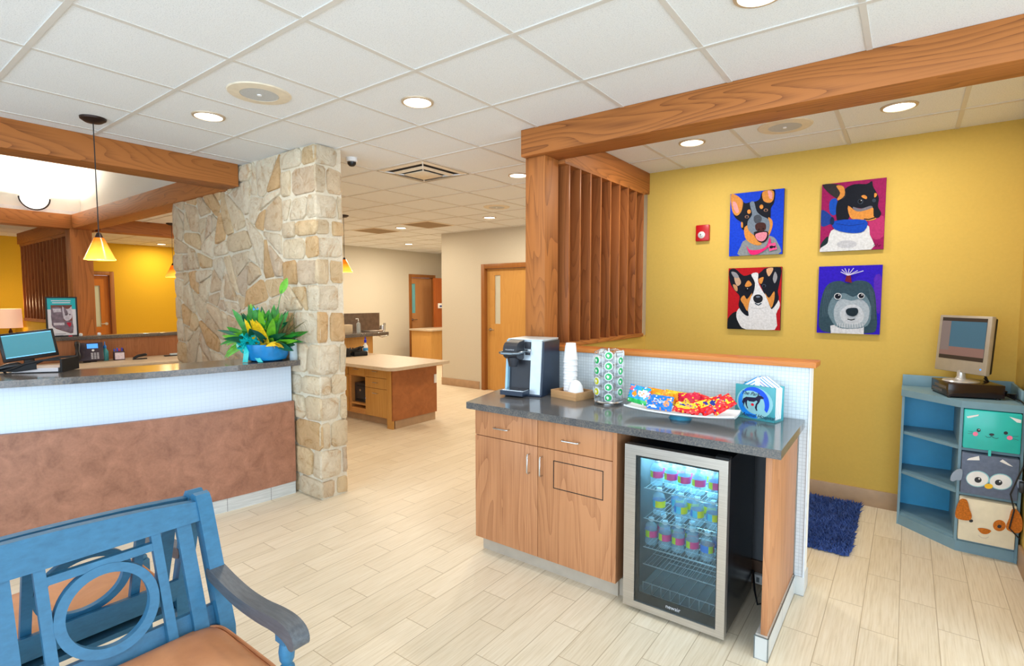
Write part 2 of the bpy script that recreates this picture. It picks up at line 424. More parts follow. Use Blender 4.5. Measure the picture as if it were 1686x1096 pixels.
# ------------------------------------------------------------------ doors
brownframe = wood('door_frame_oak', rgb(160, 104, 52), rgb(120, 72, 34), 'Z', cath=0.1)
def door(name, x0, x1, y, h, label, winx, zw0, zw1, glasscol, handle_left=True, flip=None, tint=None):
    """door in a wall facing -Y; built in local coordinates with x across, placed by flip=(loc, rz)"""
    root = thing(name, None, None, *(flip if flip else ((0, 0, 0), 0))); root['kind'] = 'structure'
    if label: root['label'] = label
    W = x1 - x0
    f = MB(); f.box(x0 - 0.075, x0, y - 0.02, y + 0.13, 0, h + 0.075, bev=0.004); f.box(x1, x1 + 0.075, y - 0.02, y + 0.13, 0, h + 0.075, bev=0.004); f.box(x0, x1, y - 0.02, y + 0.13, h, h + 0.075, bev=0.004)
    f.build('door_frame', brownframe, root)
    d = MB(); a, b = winx
    yy0, yy1 = y + 0.05, y + 0.095
    d.box(x0 + 0.004, a, yy0, yy1, 0.006, h - 0.004); d.box(b, x1 - 0.004, yy0, yy1, 0.006, h - 0.004); d.box(a, b, yy0, yy1, 0.006, zw0); d.box(a, b, yy0, yy1, zw1, h - 0.004)
    s = d.build('door_slab', tint or honeyZ, root)
    MB().box(a, b, yy0 + 0.018, yy1 - 0.018, zw0, zw1).build('door_glass', glasscol, root)
    k = MB(); hx = x0 + 0.075 if handle_left else x1 - 0.075; dr = 1 if handle_left else -1
    k.lathe([(0.0, -0.008), (0.03, -0.008), (0.03, 0)], c=(hx, yy0, 1.02), axis='Y', seg=16)
    k.tube([(hx, yy0, 1.02), (hx, yy0 - 0.05, 1.02), (hx + dr * 0.11, yy0 - 0.055, 1.02)], 0.009)
    k.build('door_handle', chrome, root)
    return root
frost = plain('frosted_blue_glass', rgb(120, 196, 206), 0.15, vary=0.03)
t = NT('door_window_view'); v = t.coord(scale=(1, 1, 1)); sp = t.new('ShaderNodeSeparateXYZ'); t.link(v, sp.inputs[0])
t.base(t.ramp(sp.outputs[2], [(0.0, rgb(60, 90, 140)), (1.0, rgb(205, 205, 190))])); t.set(Roughness=0.1)
for e in t.n:
    if e.type == 'VALTORGB':
        e.color_ramp.interpolation = 'CONSTANT'; e.color_ramp.elements[1].position = 0.999
        a = e.color_ramp.elements.new(0.5); a.color = rgb(60, 80, 110)
viewglass = t.m
pale = plain('pale_door_glass', rgb(205, 205, 190), 0.12, vary=0.02)
pale2 = plain('pale_green_door_glass', rgb(196, 206, 188), 0.12, vary=0.02)
door('door_1', -5.66, -4.74 - 0.02, 6.85, 2.03, 'maple door with a narrow window in the cream hall wall', (-5.50, -5.38), 1.12, 1.98 - 0.06, pale)
# far door faces +X: local x -> world y
door('door_2', 0.06, 0.80, 0, 2.05, 'far maple door with a blue window strip beyond the island', (0.13, 0.25), 1.18, 1.90, frost, True, ((-9.70, 8.86, 0), PI / 2), tint=wood('maple_pale', rgb(205, 150, 98), rgb(182, 122, 70), 'Z', freq=0.8, cath=0.1))
door('door_3', 0.06, 0.86, 0, 2.01, 'maple door in the yellow wall beyond the reception desk', (0.585, 0.705), 0.96, 1.80, pale2, False, ((-13.20, 3.0, 0), PI / 2), tint=wood('maple_deep', rgb(196, 120, 40), rgb(160, 90, 26), 'Z', freq=0.8, cath=0.1))

# ------------------------------------------------------------------ beams
def beam(name, x0, x1, y0, y1, z0, z1, m, label):
    o = MB().box(x0, x1, y0, y1, z0, z1, bev=0.004).build(name, m, loc=((x0 + x1) / 2, (y0 + y1) / 2, z0)); return tag(o, label, 'beam')
BZ = 2.495
beam('ceiling_beam', -2.146, 2.99, 2.98, 3.21, BZ, H, oakX, 'long oak ceiling beam crossing above the coffee bar counter')
beam('ceiling_beam', -2.10, -1.93, 3.21, 4.69, BZ - 0.01, H, oakY, 'short oak ceiling beam above the vertical slats, meeting the mustard wall')
beam('ceiling_beam', -4.84, -4.60, -2.4, 2.29, BZ - 0.01, H, oakY, 'oak ceiling beam over the pendant at the reception counter, ending at the stone wall')
beam('ceiling_beam', -9.15, -4.84, 2.28, 2.52, BZ - 0.01, H, oakX, 'oak ceiling beam running along the top of the stone wall')
beam('ceiling_beam', -9.39, -9.15, -2.4, 2.52, BZ - 0.01, H, oakY, 'oak ceiling beam below the half-moon wall sconce')
beam('ceiling_beam', -9.39, -9.15, 2.60, 6.2, BZ - 0.01, H, oakY, 'dark oak ceiling beam behind the stone wall, far left')
beam('ceiling_beam', -12.6, -9.39, 2.36, 2.60, BZ - 0.01, H, oakX, 'oak ceiling beam above the far slatted screen, over the lamp')
o = MB().box(-2.142, -1.982, 3.03, 3.20, 1.20, BZ, bev=0.004).build('wooden_post', oakZ, loc=(-2.06, 3.115, 1.20)); tag(o, 'square oak post rising behind the coffee machine to the beam', 'post')
o = MB().box(-9.385, -9.155, 2.26, 2.50, 0, BZ - 0.01, bev=0.004).build('wooden_post', oakZ, loc=(-9.27, 2.38, 0)); tag(o, 'square oak post beside the framed cat poster', 'post')
# slatted screens
s = thing('slatted_screen', 'screen of upright oak slats between the post and mustard wall', 'screen', (-2.0, 3.9, 1.19))
def loc(mb, name, m, root, **k):
    o = mb.build(name, m, None, **k); o.parent = root; o.matrix_parent_inverse = Matrix.Identity(4)
    o.data.transform(Matrix.Translation(-root.location)); return o
loc(MB().box(-2.075, -1.925, 3.20, 4.585, 1.195, 1.225, bev=0.002), 'bottom_rail', oakY, s)
loc(MB().box(-2.075, -1.928, 3.20, 4.585, 2.465, BZ - 0.01), 'top_rail', oakY, s)
for y in (3.265, 3.42, 3.577, 3.74, 3.905, 4.07, 4.234, 4.40, 4.556): loc(MB().box(-2.072, -1.93, y - 0.009, y + 0.009, 1.225, 2.465, bev=0.001), 'slat', oakD, s)
loc(MB().box(-2.078, -2.072, 3.20, 4.69, 1.20, 2.47), 'backing_panel', oakD, s)
s = thing('slatted_screen', 'far slatted oak screen left of the cat poster, by the table lamp', 'screen', (-11, 2.45, 1.15))
loc(MB().box(-12.5, -9.4, 2.37, 2.50, 1.15, 1.20), 'bottom_rail', oakX, s)
loc(MB().box(-12.5, -9.4, 2.37, 2.50, 2.44, 2.483), 'top_rail', oakX, s)
for i in range(16):
    x = -12.44 + i * 0.2; loc(MB().box(x - 0.011, x + 0.011, 2.37, 2.49, 1.20, 2.44), 'slat', oakD, s)
loc(MB().box(-12.5, -9.4, 2.49, 2.50, 1.20, 2.44), 'backing_panel', oakD, s)
struct('wall_lamp_nook', MB().box(-13.2, -9.39, 2.38, 2.49, 0, 1.15), golden)

# ------------------------------------------------------------------ stone wall
def t_stone():
    t = NT('limestone'); at = t.new('ShaderNodeVertexColor'); at.layer_name = 'stone'
    v = t.coord(); f = t.noise(v, 9, 7, 0.72, 1.2); g = t.noise(v, 38, 6, 0.75)
    tone = t.ramp(f, [(0.34, (0.78, 0.58, 0.38, 1)), (0.45, (0.97, 0.91, 0.82, 1)), (0.56, (1.06, 1.02, 0.96, 1)), (0.75, (1.12, 1.10, 1.06, 1))])
    c = t.mix(0.85, at.outputs['Color'], tone, 'MULTIPLY')
    t.base(c); t.set(Roughness=0.85, Specular_IOR_Level=0.15); t.bump(t.math('ADD', f, t.math('MULTIPLY', g, 0.8)), 1.0, 0.03); return t.m
stone_m = t_stone()
t = NT('cream_mortar'); v = t.coord(); f = t.noise(v, 60, 5, 0.7); t.base(t.ramp(f, [(0.3, rgb(222, 210, 186)), (0.7, rgb(240, 230, 210))])); t.set(Roughness=0.9, Specular_IOR_Level=0.1); t.bump(f, 0.8, 0.012)
mortar_m = t.m
def split(poly, maxa, rng, out, depth=0):
    xs = [p[0] for p in poly]; ys = [p[1] for p in poly]
    w_, h_ = max(xs) - min(xs), max(ys) - min(ys)
    area = 0.5 * abs(sum(poly[i][0] * poly[(i + 1) % len(poly)][1] - poly[(i + 1) % len(poly)][0] * poly[i][1] for i in range(len(poly))))
    if area < maxa * rng.uniform(0.6, 1.7) and max(w_, h_) / max(0.02, min(w_, h_)) < 2.6: out.append(poly); return
    cx_ = sum(xs) / len(xs) + rng.uniform(-0.2, 0.2) * w_; cy_ = sum(ys) / len(ys) + rng.uniform(-0.2, 0.2) * h_
    a = (PI / 2 if w_ > h_ else 0) + rng.gauss(0, 0.42)
    nx, ny = -math.sin(a), math.cos(a)
    A, B = [], []
    for i in range(len(poly)):
        p, q = poly[i], poly[(i + 1) % len(poly)]
        dp = (p[0] - cx_) * nx + (p[1] - cy_) * ny; dq = (q[0] - cx_) * nx + (q[1] - cy_) * ny
        (A if dp >= 0 else B).append(p)
        if dp * dq < 0:
            t_ = dp / (dp - dq); r_ = (p[0] + (q[0] - p[0]) * t_, p[1] + (q[1] - p[1]) * t_); A.append(r_); B.append(r_)
    if len(A) < 3 or len(B) < 3: out.append(poly); return
    split(A, maxa, rng, out, depth + 1); split(B, maxa, rng, out, depth + 1)
def inset(poly, d):
    n = len(poly); ar = sum(poly[i][0] * poly[(i + 1) % n][1] - poly[(i + 1) % n][0] * poly[i][1] for i in range(n))
    if ar < 0: poly = poly[::-1]
    lines = []
    for i in range(n):
        p, q = Vector(poly[i]), Vector(poly[(i + 1) % n]); e = q - p
        if e.length < 0.012: continue
        nn = Vector((-e.y, e.x)).normalized(); lines.append((p + nn * d, e.normalized()))
    m = len(lines); out = []
    if m < 3: return None
    for i in range(m):
        p, e = lines[i - 1]; q, g_ = lines[i]
        cr = e.x * g_.y - e.y * g_.x
        if abs(cr) < 0.05: out.append(tuple(q)); continue
        t_ = ((q.x - p.x) * g_.y - (q.y - p.y) * g_.x) / cr; out.append(tuple(p + e * t_))
    ar2 = sum(out[i][0] * out[(i + 1) % m][1] - out[(i + 1) % m][0] * out[i][1] for i in range(m))
    return out if ar2 > 0.002 else None
def chaikin(poly, k=0.24):
    out = []
    for i in range(len(poly)):
        p, q = poly[i], poly[(i + 1) % len(poly)]
        out.append((p[0] + (q[0] - p[0]) * k, p[1] + (q[1] - p[1]) * k)); out.append((q[0] - (q[0] - p[0]) * k, q[1] - (q[1] - p[1]) * k))
    return out
STC = [(240, 220, 188), (244, 228, 200), (236, 204, 160), (238, 222, 196), (232, 196, 150), (248, 236, 214), (236, 214, 184), (240, 214, 174), (232, 212, 188), (250, 238, 216), (244, 228, 200), (248, 234, 210)]
def stones(mb, colf, polys, to3d, n, rng, gap=0.0075):
    for p in polys:
        q = inset(p, gap * rng.uniform(0.6, 1.5))
        if not q: continue
        q = chaikin(q, 0.13)
        q = [(a + rng.gauss(0, 0.004), b + rng.gauss(0, 0.004)) for a, b in q]
        cx_ = sum(a for a, b in q) / len(q); cy_ = sum(b for a, b in q) / len(q)
        dpt = rng.uniform(0.010, 0.034); tx, ty = rng.gauss(0, 0.02), rng.gauss(0, 0.02)
        rings = []
        for s_, z in ((1.0, -0.005), (0.985, dpt * 0.35), (0.93, dpt * 0.52), (0.55, dpt * 0.62)):
            rings.append([mb.bm.verts.new(to3d(cx_ + (a - cx_) * s_, cy_ + (b - cy_) * s_, z + (tx * (a - cx_) + ty * (b - cy_)) * (1 if z > 0 else 0) + (rng.gauss(0, 0.0015) if z > 0 else 0))) for a, b in q])
        base = rng.choice(STC); k = rng.uniform(0.93, 1.05); cc = tuple(min(1, lin(v_) * k) for v_ in base) + (1,)
        m = len(q)
        fs = []
        for i in range(3):
            for j in range(m): fs.append(mb.bm.faces.new([rings[i][j], rings[i][(j + 1) % m], rings[i + 1][(j + 1) % m], rings[i + 1][j]]))
        fs.append(mb.bm.faces.new(rings[3]))
        for f in fs:
            f.material_index = 1
            for l in f.loops: l[colf] = cc
mb = MB(); colf = mb.bm.loops.layers.float_color.new('stone'); rs = random.Random(21)
mb.box(-6.02, -3.535, 2.325, 2.545, 0, H)
out = []
# front face, quoin column at the right end
zz = 0.0; quo = []
while zz < H - 0.05:
    hh = rs.uniform(0.13, 0.27); z1 = min(zz + hh, H)
    if H - z1 < 0.1: z1 = H
    quo.append((zz, z1)); zz = z1
for i, (a, b) in enumerate(quo):
    wq = rs.uniform(0.13, 0.22) if i % 2 else rs.uniform(0.26, 0.36)
    out.append([(-3.51 - wq, a), (-3.51, a + 0.0), (-3.51, b), (-3.51 - wq - rs.uniform(-.03, .03), b)])
    # rest of this band row handled below
edge = [(p[0][0], p[0][1]) for p in out]
rest = [(-5.98, 0.0)]
for p in out: rest += [p[0], p[3]]
rest += [(-5.98, H)]
# split the remainder in horizontal slabs that follow the quoins
polys = list(out)
for p in out:
    polys_row = [(-3.99, p[0][1]), p[0], p[3], (-3.99, p[3][1])]
    split(polys_row, 0.055, rs, polys)
split([(-6.02, 0), (-3.99, 0), (-3.99, H), (-6.02, H)], 0.06, rs, polys)
stones(mb, colf, polys, lambda u, v_, d: (u, 2.32 - d, v_), None, rs)
ends = []
for i, (a, b) in enumerate(quo):
    wq = rs.uniform(0.10, 0.14) if i % 2 == 0 else rs.uniform(0.18, 0.235)
    ends.append([(2.30, a), (2.30 + wq, a), (2.30 + wq, b), (2.30, b)])
    if 0.25 - wq > 0.05: ends.append([(2.30 + wq, a), (2.555, a), (2.555, b), (2.30 + wq, b)])
stones(mb, colf, ends, lambda u, v_, d: (-3.533 + d, u, v_), None, rs, 0.009)
o = mb.build('wall_stone', [mortar_m, stone_m], ang=50); o['kind'] = 'structure'; o['label'] = 'rough cream limestone partition wall with a narrow pillar end'

# ------------------------------------------------------------------ ceiling fixtures
lampem = emit('lamp_lens_glow', (1.0, 0.93, 0.82, 1), 9.0)
ringm = plain('fixture_ring', rgb(196, 176, 150), 0.4, 0.2)
def add_light(kind, name, loc, energy, color, rot=(0, 0, 0), **k):
    l = bpy.data.lights.new(name, kind); l.energy = energy; l.color = color
    for a, b in k.items(): setattr(l, a, b)
    o = bpy.data.objects.new(name, l); COL.objects.link(o); o.location = loc; o.rotation_euler = rot; return o
def downlight(x, y, label, e=16, col=(1.0, 0.80, 0.56), r=0.078, first=[None]):
    if first[0] is None:
        t_ = thing('recessed_light', label, 'ceiling light', (x, y, H), group=None)
        MB().lathe([(r + 0.016, 0.0), (r + 0.014, -0.007), (r, -0.009), (r, -0.003)], seg=32).build('trim_ring', ringm, t_)
        MB().lathe([(0.0, -0.004), (r, -0.004), (r, -0.001)], seg=32).build('lens', lampem, t_)
        first[0] = t_
    else: t_ = dup(first[0], (x, y, H), label=label)
    l = add_light('AREA', 'downlight_beam', (x, y, H - 0.012), e, col, shape='DISK', size=0.14); l.parent = None
    return t_
W_ = (1.0, 0.93, 0.83); WW = (1.0, 0.86, 0.66)
downlight(-3.54, 1.59, 'recessed ceiling light nearest the hanging pendant, left of the round speaker', 10, W_)
downlight(-2.32, 2.20, 'recessed ceiling light right of the stone pillar, over the walkway', 10, W_)
downlight(-0.49, 2.20, 'recessed ceiling light cut by the top edge of the picture', 10, W_)
downlight(-1.31, 3.95, 'recessed light in the nook above the fire alarm', 17, W_)
downlight(-0.09, 3.95, 'recessed light in the nook, right of its speaker', 16, W_)
downlight(-2.93, 4.03, 'recessed ceiling light partly hidden by the oak post', 22, WW)
downlight(-4.76, 5.86, 'recessed ceiling light by the maple hall door', 27, WW)
downlight(-6.59, 5.86, 'recessed ceiling light between the two far dark vents', 27, WW)
downlight(-8.42, 7.69, 'farthest recessed ceiling light, near the far cream wall', 40, WW)
downlight(-12.6, 4.62, 'recessed light washing the yellow wall behind the stone wall', 28, (1.0, 0.86, 0.58))
spk_ring = plain('speaker_rim_cream', rgb(224, 212, 190), 0.6); spk_g = plain('speaker_grille_grey', rgb(188, 190, 190), 0.6, vary=0.12, scale=300)
def speaker(x, y, label):
    t_ = thing('ceiling_speaker', label, 'speaker', (x, y, H))
    MB().lathe([(0.165, 0.0), (0.16, -0.006), (0.10, -0.010), (0.098, -0.004)], seg=40).build('rim', spk_ring, t_)
    MB().lathe([(0.0, -0.009), (0.098, -0.009), (0.1, -0.003)], seg=40).build('grille', spk_g, t_)
    MB().lathe([(0.0, -0.014), (0.012, -0.014), (0.012, -0.009)], seg=16).build('centre_cap', whitep, t_)
speaker(-2.93, 1.59, 'round cream ceiling speaker between the two nearest recessed lights')
speaker(-0.70, 3.95, 'round cream ceiling speaker in the nook above the dog paintings')
speaker(-4.15, 5.25, 'faint round ceiling speaker near the hall door')
# four-way diffuser
ventm = plain('vent_cream', rgb(226, 212, 190), 0.5); ventd = plain('vent_dark_gap', rgb(42, 36, 34), 0.8)
t_ = thing('ceiling_vent', 'square stepped air diffuser in the ceiling above the walkway', 'vent', (-3.54, 3.42, H))
m = MB(); m.box(-0.295, 0.295, -0.295, 0.295, -0.004, -0.001); m.build('backing', ventd, t_)
for (ro, ri, zo, zi) in ((0.295, 0.245, -0.006, -0.012), (0.195, 0.165, -0.02, -0.03),):
    m = MB()
    for k in range(4):
        a = k * PI / 2; R_ = Matrix.Rotation(a, 3, 'Z')
        q = [R_ @ Vector(p) for p in ((-ro, -ro, zo + 0.004), (ro, -ro, zo + 0.004), (ri, -ri, zi), (-ri, -ri, zi))]
        m.prism(q, (0, 0, 0.003))
    m.build('louvre_ring', ventm, t_)
MB().box(-0.125, 0.125, -0.125, 0.125, -0.034, -0.026, bev=0.002).build('centre_plate', ventm, t_)
for a, b in ((1, 1), (-1, 1), (1, -1), (-1, -1)): MB().tube([(a * 0.12, b * 0.12, -0.03), (a * 0.27, b * 0.27, -0.004)], 0.006, 6).build('corner_rib', whitep, t_)
perf = plain('perforated_return', rgb(150, 128, 100), 0.8, vary=0.25, scale=400)
for x, lab in ((-5.98, 'dark perforated return vent nearer the hall door'), (-7.20, 'dark perforated return vent farther left, by the stone pillar')):
    t_ = thing('return_vent', lab, 'vent', (x, 5.86, H))
    MB().box(-0.27, 0.27, -0.27, 0.27, -0.008, -0.002).build('grille', perf, t_)
    m = MB()
    for k in range(4):
        R_ = Matrix.Rotation(k * PI / 2, 3, 'Z'); m.prism([R_ @ Vector(p) for p in ((-0.295, -0.295, -0.006), (0.295, -0.295, -0.006), (0.27, -0.27, -0.010), (-0.27, -0.27, -0.010))], (0, 0, 0.004))
    m.build('frame', ventm, t_)
# dome camera and small dark fixtures next to the pillar
t_ = thing('dome_camera', 'small dome security camera on the ceiling behind the stone pillar', 'camera', (-3.66, 2.74, H))
MB().lathe([(0.045, 0), (0.045, -0.03), (0.03, -0.035)], seg=20).build('housing', whitep, t_)
MB().lathe([(0.035, -0.03), (0.033, -0.05), (0.02, -0.065), (0.0, -0.07)], seg=20).build('dome', blackp, t_)
# pendants
def t_shade():
    t = NT('amber_glass_shade'); v = t.coord(); sp = t.new('ShaderNodeSeparateXYZ'); t.link(v, sp.inputs[0])
    n = t.noise(v, 14, 3)
    f = t.math('ADD', t.math('DIVIDE', t.math('ADD', sp.outputs[2], 0.0), 0.16), t.math('MULTIPLY', n, 0.25))
    c = t.ramp(f, [(0.0, rgb(255, 214, 96)), (0.45, rgb(255, 190, 60)), (0.9, rgb(232, 110, 16))])
    t.base(c); t.link(c, t.b.inputs['Emission Color']); t.b.inputs['Emission Strength'].default_value = 1.0; t.set(Roughness=0.2); return t.m
shade_m = t_shade()
bulbm = emit('bulb_glow', (1.0, 0.86, 0.6, 1), 12)
def pendant(x, y, zb, label, r=0.085, hh=0.14, e=6):
    t_ = thing('pendant_light', label, 'pendant light', (x, y, zb))
    MB().lathe([(0.0, H - zb), (0.07, H - zb), (0.068, H - zb - 0.012), (0.045, H - zb - 0.028), (0.012, H - zb - 0.034), (0.0, H - zb - 0.034)], seg=28).build('canopy', bronze, t_)
    MB().tube([(0, 0, hh + 0.02), (0, 0, H - zb - 0.03)], 0.0032, 8).build('cord', blackp, t_)
    MB().lathe([(0.0, hh + 0.035), (0.012, hh + 0.03), (0.02, hh + 0.008), (0.026, hh - 0.004), (0.0, hh - 0.004)], seg=20).build('cap', bronze, t_)
    MB().lathe([(0.026, hh), (r, 0.0), (r - 0.004, 0.0), (0.023, hh - 0.004)], seg=40).build('lamp_shade', shade_m, t_)
    MB().lathe([(0.0, 0.035), (0.018, 0.045), (0.022, 0.065), (0.012, 0.095), (0.0, 0.1)], seg=16).build('bulb', bulbm, t_)
    add_light('POINT', 'pendant_glow', (x, y, zb + 0.02), e, (1.0, 0.75, 0.4), shadow_soft_size=0.03)
pendant(-4.163, 1.172, 1.785, 'amber glass cone pendant hanging above the reception counter')
pendant(-9.0, 3.445, 1.86, 'distant amber pendant just left of the stone wall', 0.11, 0.18, 4)
pendant(-6.24, 4.52, 1.90, 'amber pendant almost hidden behind the stone pillar', 0.11, 0.17, 4)
# half-moon sconce
t_ = thing('wall_sconce', 'glowing half-moon wall sconce above the far oak beam', 'wall light', (-9.27, 1.93, 2.86))
sh = emit('sconce_glass_glow', (1.0, 0.96, 0.88, 1), 3.0)
m = MB(); n_ = 14; rr = 0.145; rows = []
for i in range(7):
    ph = i / 6 * PI / 2; rows.append([m.bm.verts.new((0.01 + 0.09 * math.cos(ph) * math.sin(PI * k / n_), rr * math.cos(PI * k / n_) * (1 if True else 0), -rr * math.sin(PI * k / n_) * (0.25 + 0.75 * math.sin(ph)) )) for k in range(n_ + 1)])
for i in range(6):
    for k in range(n_): m.bm.faces.new([rows[i][k], rows[i][k + 1], rows[i + 1][k + 1], rows[i + 1][k]])
m.build('bowl', sh, t_, doubles=True)
MB().tube([(0.02, (rr + 0.012) * math.cos(PI + PI * k / 20), (rr + 0.012) * math.sin(PI + PI * k / 20)) for k in range(21)], 0.009, 8).build('rim', bronze, t_)
add_light('AREA', 'sconce_uplight', (-9.10, 1.93, 2.88), 34, (1.0, 0.95, 0.88), (PI, 0, 0), size=0.2)
# ------------------------------------------------------------------ reception counter (curved)
CX, CY = -7.645, 2.40
def ring_sector(mb, r0, r1, a0, a1, z0, z1, n=48, mat=0):
    o_ = arc_pts(CX, CY, r1, a0, a1, n); i_ = arc_pts(CX, CY, r0, a0, a1, n)
    for k in range(n):
        q = [i_[k], o_[k], o_[k + 1], i_[k + 1]]
        lo = [mb.bm.verts.new((p[0], p[1], z0)) for p in q]; hi = [mb.bm.verts.new((p[0], p[1], z1)) for p in q]
        for f in (lo[::-1], hi, [lo[1], lo[2], hi[2], hi[1]], [lo[3], lo[0], hi[0], hi[3]]): mb.bm.faces.new(f).material_index = mat
        if k == 0: mb.bm.faces.new([lo[0], lo[1], hi[1], hi[0]]).material_index = mat
        if k == n - 1: mb.bm.faces.new([lo[2], lo[3], hi[3], hi[2]]).material_index = mat
A1 = math.asin((2.289 - CY) / 3.78); A0 = -1.15
def t_band():
    t = NT('white_ribbed_tile_band'); v = t.coord(); 
    tc = t.new('ShaderNodeTexCoord'); sep = t.new('ShaderNodeSeparateXYZ'); t.link(tc.outputs['Object'], sep.inputs[0])
    ang = t.math('ARCTAN2', sep.outputs[1], sep.outputs[0])
    fr_ = t.math('FRACT', t.math('MULTIPLY', ang, 3.78 / 0.026)); fz = t.math('FRACT', t.math('DIVIDE', sep.outputs[2], 0.026))
    gm = t.math('MAXIMUM', t.math('LESS_THAN', fr_, 0.1), t.math('LESS_THAN', fz, 0.1))
    t.base(t.mix(gm, rgb(208, 222, 238), rgb(200, 214, 230))); t.set(Roughness=0.25); t.bump(t.math('SUBTRACT', 1.0, gm), 0.15, 0.001); return t.m
rc = thing('reception_counter', 'curved reception counter with white tile band and brown panel', 'counter', (CX, CY, 0))
def rcl(mb, name, m, **k):
    o = mb.build(name, m, None, **k); o.parent = rc; o.data.transform(Matrix.Translation((-CX, -CY, 0))); return o
m = MB(); ring_sector(m, 3.48, 3.90, A0, math.asin((2.293 - CY) / 3.90), 1.026, 1.068); rcl(m, 'countertop', granite2)
m = MB(); ring_sector(m, 3.66, 3.775, A0, A1, 0.736, 1.026); rcl(m, 'tile_band', t_band())
m = MB(); ring_sector(m, 3.66, 3.81, A0, A1, 0.10, 0.738); rcl(m, 'front_panel', brownlam)
def t_baset():
    t = NT('grey_base_tiles_curved'); tc = t.new('ShaderNodeTexCoord'); sep = t.new('ShaderNodeSeparateXYZ'); t.link(tc.outputs['Object'], sep.inputs[0])
    ang = t.math('ARCTAN2', sep.outputs[1], sep.outputs[0]); u = t.math('DIVIDE', t.math('MULTIPLY', ang, 3.79), 0.31)
    gm = t.math('LESS_THAN', t.math('FRACT', u), 0.012)
    mp = t.new('ShaderNodeMapping'); mp.inputs['Scale'].default_value = (3, 3, 60); t.link(tc.outputs['Object'], mp.inputs['Vector'])
    n = t.noise(mp.outputs['Vector'], 2, 3)
    t.base(t.mix(gm, t.ramp(n, [(0.3, rgb(188, 188, 184)), (0.7, rgb(212, 212, 208))]), rgb(130, 130, 128))); t.set(Roughness=0.5); return t.m
m = MB(); ring_sector(m, 3.66, 3.80, A0, A1, 0.0, 0.102); rcl(m, 'baseboard', t_baset())
m = MB(); ring_sector(m, 3.50, 3.66, A0, A1, 0.0, 1.026); rcl(m, 'inner_wall', lamZ)
# things on the counter: letter tray, scanner, planter
t_ = thing('letter_tray', 'black curved letter tray on the reception counter edge', 'tray', (-4.50, 0.93, 1.068), math.radians(52)); t_.scale = (0.85, 0.85, 0.8)
m = MB()
pr = [(-0.17, 0.0), (0.17, 0.0), (0.185, 0.10), (0.172, 0.108), (0.06, 0.10), (-0.05, 0.075), (-0.11, 0.04), (-0.185, 0.02)]
for y0 in (-0.116, 0.116): m.tube([(-0.17, y0, 0.006), (-0.185, y0, 0.02), (-0.11, y0, 0.045), (-0.05, y0, 0.075), (0.06, y0, 0.10), (0.172, y0, 0.105), (0.178, y0, 0.098), (0.175, y0, 0.006)], 0.009, 8)
m.prism([(-0.185, -0.116, 0.018), (-0.11, -0.116, 0.04), (-0.05, -0.116, 0.07), (0.02, -0.116, 0.092), (0.02, -0.116, 0.03), (-0.11, -0.116, 0.012)], (0, 0.004, 0))
m.box(-0.17, 0.17, -0.12, 0.12, 0.0, 0.006); m.box(0.17, 0.185, -0.12, 0.12, 0, 0.105)
m.build('tray_body', blackm, t_)
papers = plain('paper_stack', rgb(214, 206, 206), 0.7, vary=0.05)
o = MB().box(-0.14, 0.15, -0.105, 0.105, 0.0, 0.028).build('paper_stack', papers, loc=(0, 0, 0)); o.location = (-4.50, 0.93, 1.0735); o.rotation_euler = (0, 0, math.radians(52)); o.scale = (0.85, 0.85, 0.85); tag(o, 'stack of papers lying in the black letter tray', 'papers')
m = MB(); m.tube([(-0.05, 0, 0.02), (-0.01, 0, 0.03), (0.04, 0, 0.035), (0.07, 0, 0.028)], 0.02, 12, radii=[0.014, 0.022, 0.024, 0.012]); m.box(-0.06, 0.06, -0.03, 0.03, 0, 0.008, bev=0.003)
o = m.build('barcode_scanner', blackp); o.location = (-4.66, 0.80, 1.068); o.rotation_euler = (0, 0, 1.2); tag(o, 'small black barcode scanner at the far left of the reception counter', 'stapler')
# computer monitor on the staff side
t_ = thing('computer_monitor', 'black computer monitor with teal screen behind the reception counter', 'monitor', (-5.38, 1.04, 0.85), math.radians(90))
scr = emit('monitor_screen_teal', rgb(64, 140, 158), 0.45)
scrw = emit('monitor_screen_bar', rgb(120, 200, 240), 0.8)
R_ = Matrix.Rotation(math.radians(-6), 4, 'Y') @ Matrix.Rotation(math.radians(-10), 4, 'X')
def tr(o, M): o.data.transform(M); return o
P_ = Matrix.Translation((0, 0, 0.33)) @ R_
tr(MB().box(-0.16, 0.16, -0.012, 0.012, -0.105, 0.11, bev=0.006).build('casing', blackp, t_), P_)
tr(MB().box(-0.142, 0.142, -0.0135, -0.0125, -0.078, 0.094).build('screen', scr, t_), P_)
m = MB(); m.box(-0.142, 0.142, -0.0142, -0.0136, 0.088, 0.094); m.box(-0.142, 0.142, -0.0142, -0.0136, -0.078, -0.071); tr(m.build('screen_bars', scrw, t_), P_)
m = MB(); m.box(-0.03, 0.03, 0.0, 0.03, 0.01, 0.30, bev=0.004); m.lathe([(0, 0), (0.10, 0), (0.10, 0.01), (0.03, 0.02), (0, 0.02)], c=(0, 0.01, 0)); m.build('stand', blackp, t_)
t_.scale = (1.02, 1, 1)
o = MB().box(-6.25, -4.35, 0.2, 1.62, 0.81, 0.85, bev=0.004)
o = MB().box(-5.75, -4.95, -0.5, 1.5, 0.815, 0.85, bev=0.004)
desk_in = thing('work_desk', 'staff desk top right behind the curved reception counter', 'desk', (-5.35, 0.5, 0))
loc(o, 'desktop', desktop, desk_in); loc(MB().box(-5.70, -5.05, -0.45, -0.42, 0, 0.815), 'side_panel', lamZ, desk_in); loc(MB().box(-5.70, -5.05, 1.42, 1.45, 0, 0.815), 'side_panel', lamZ, desk_in)
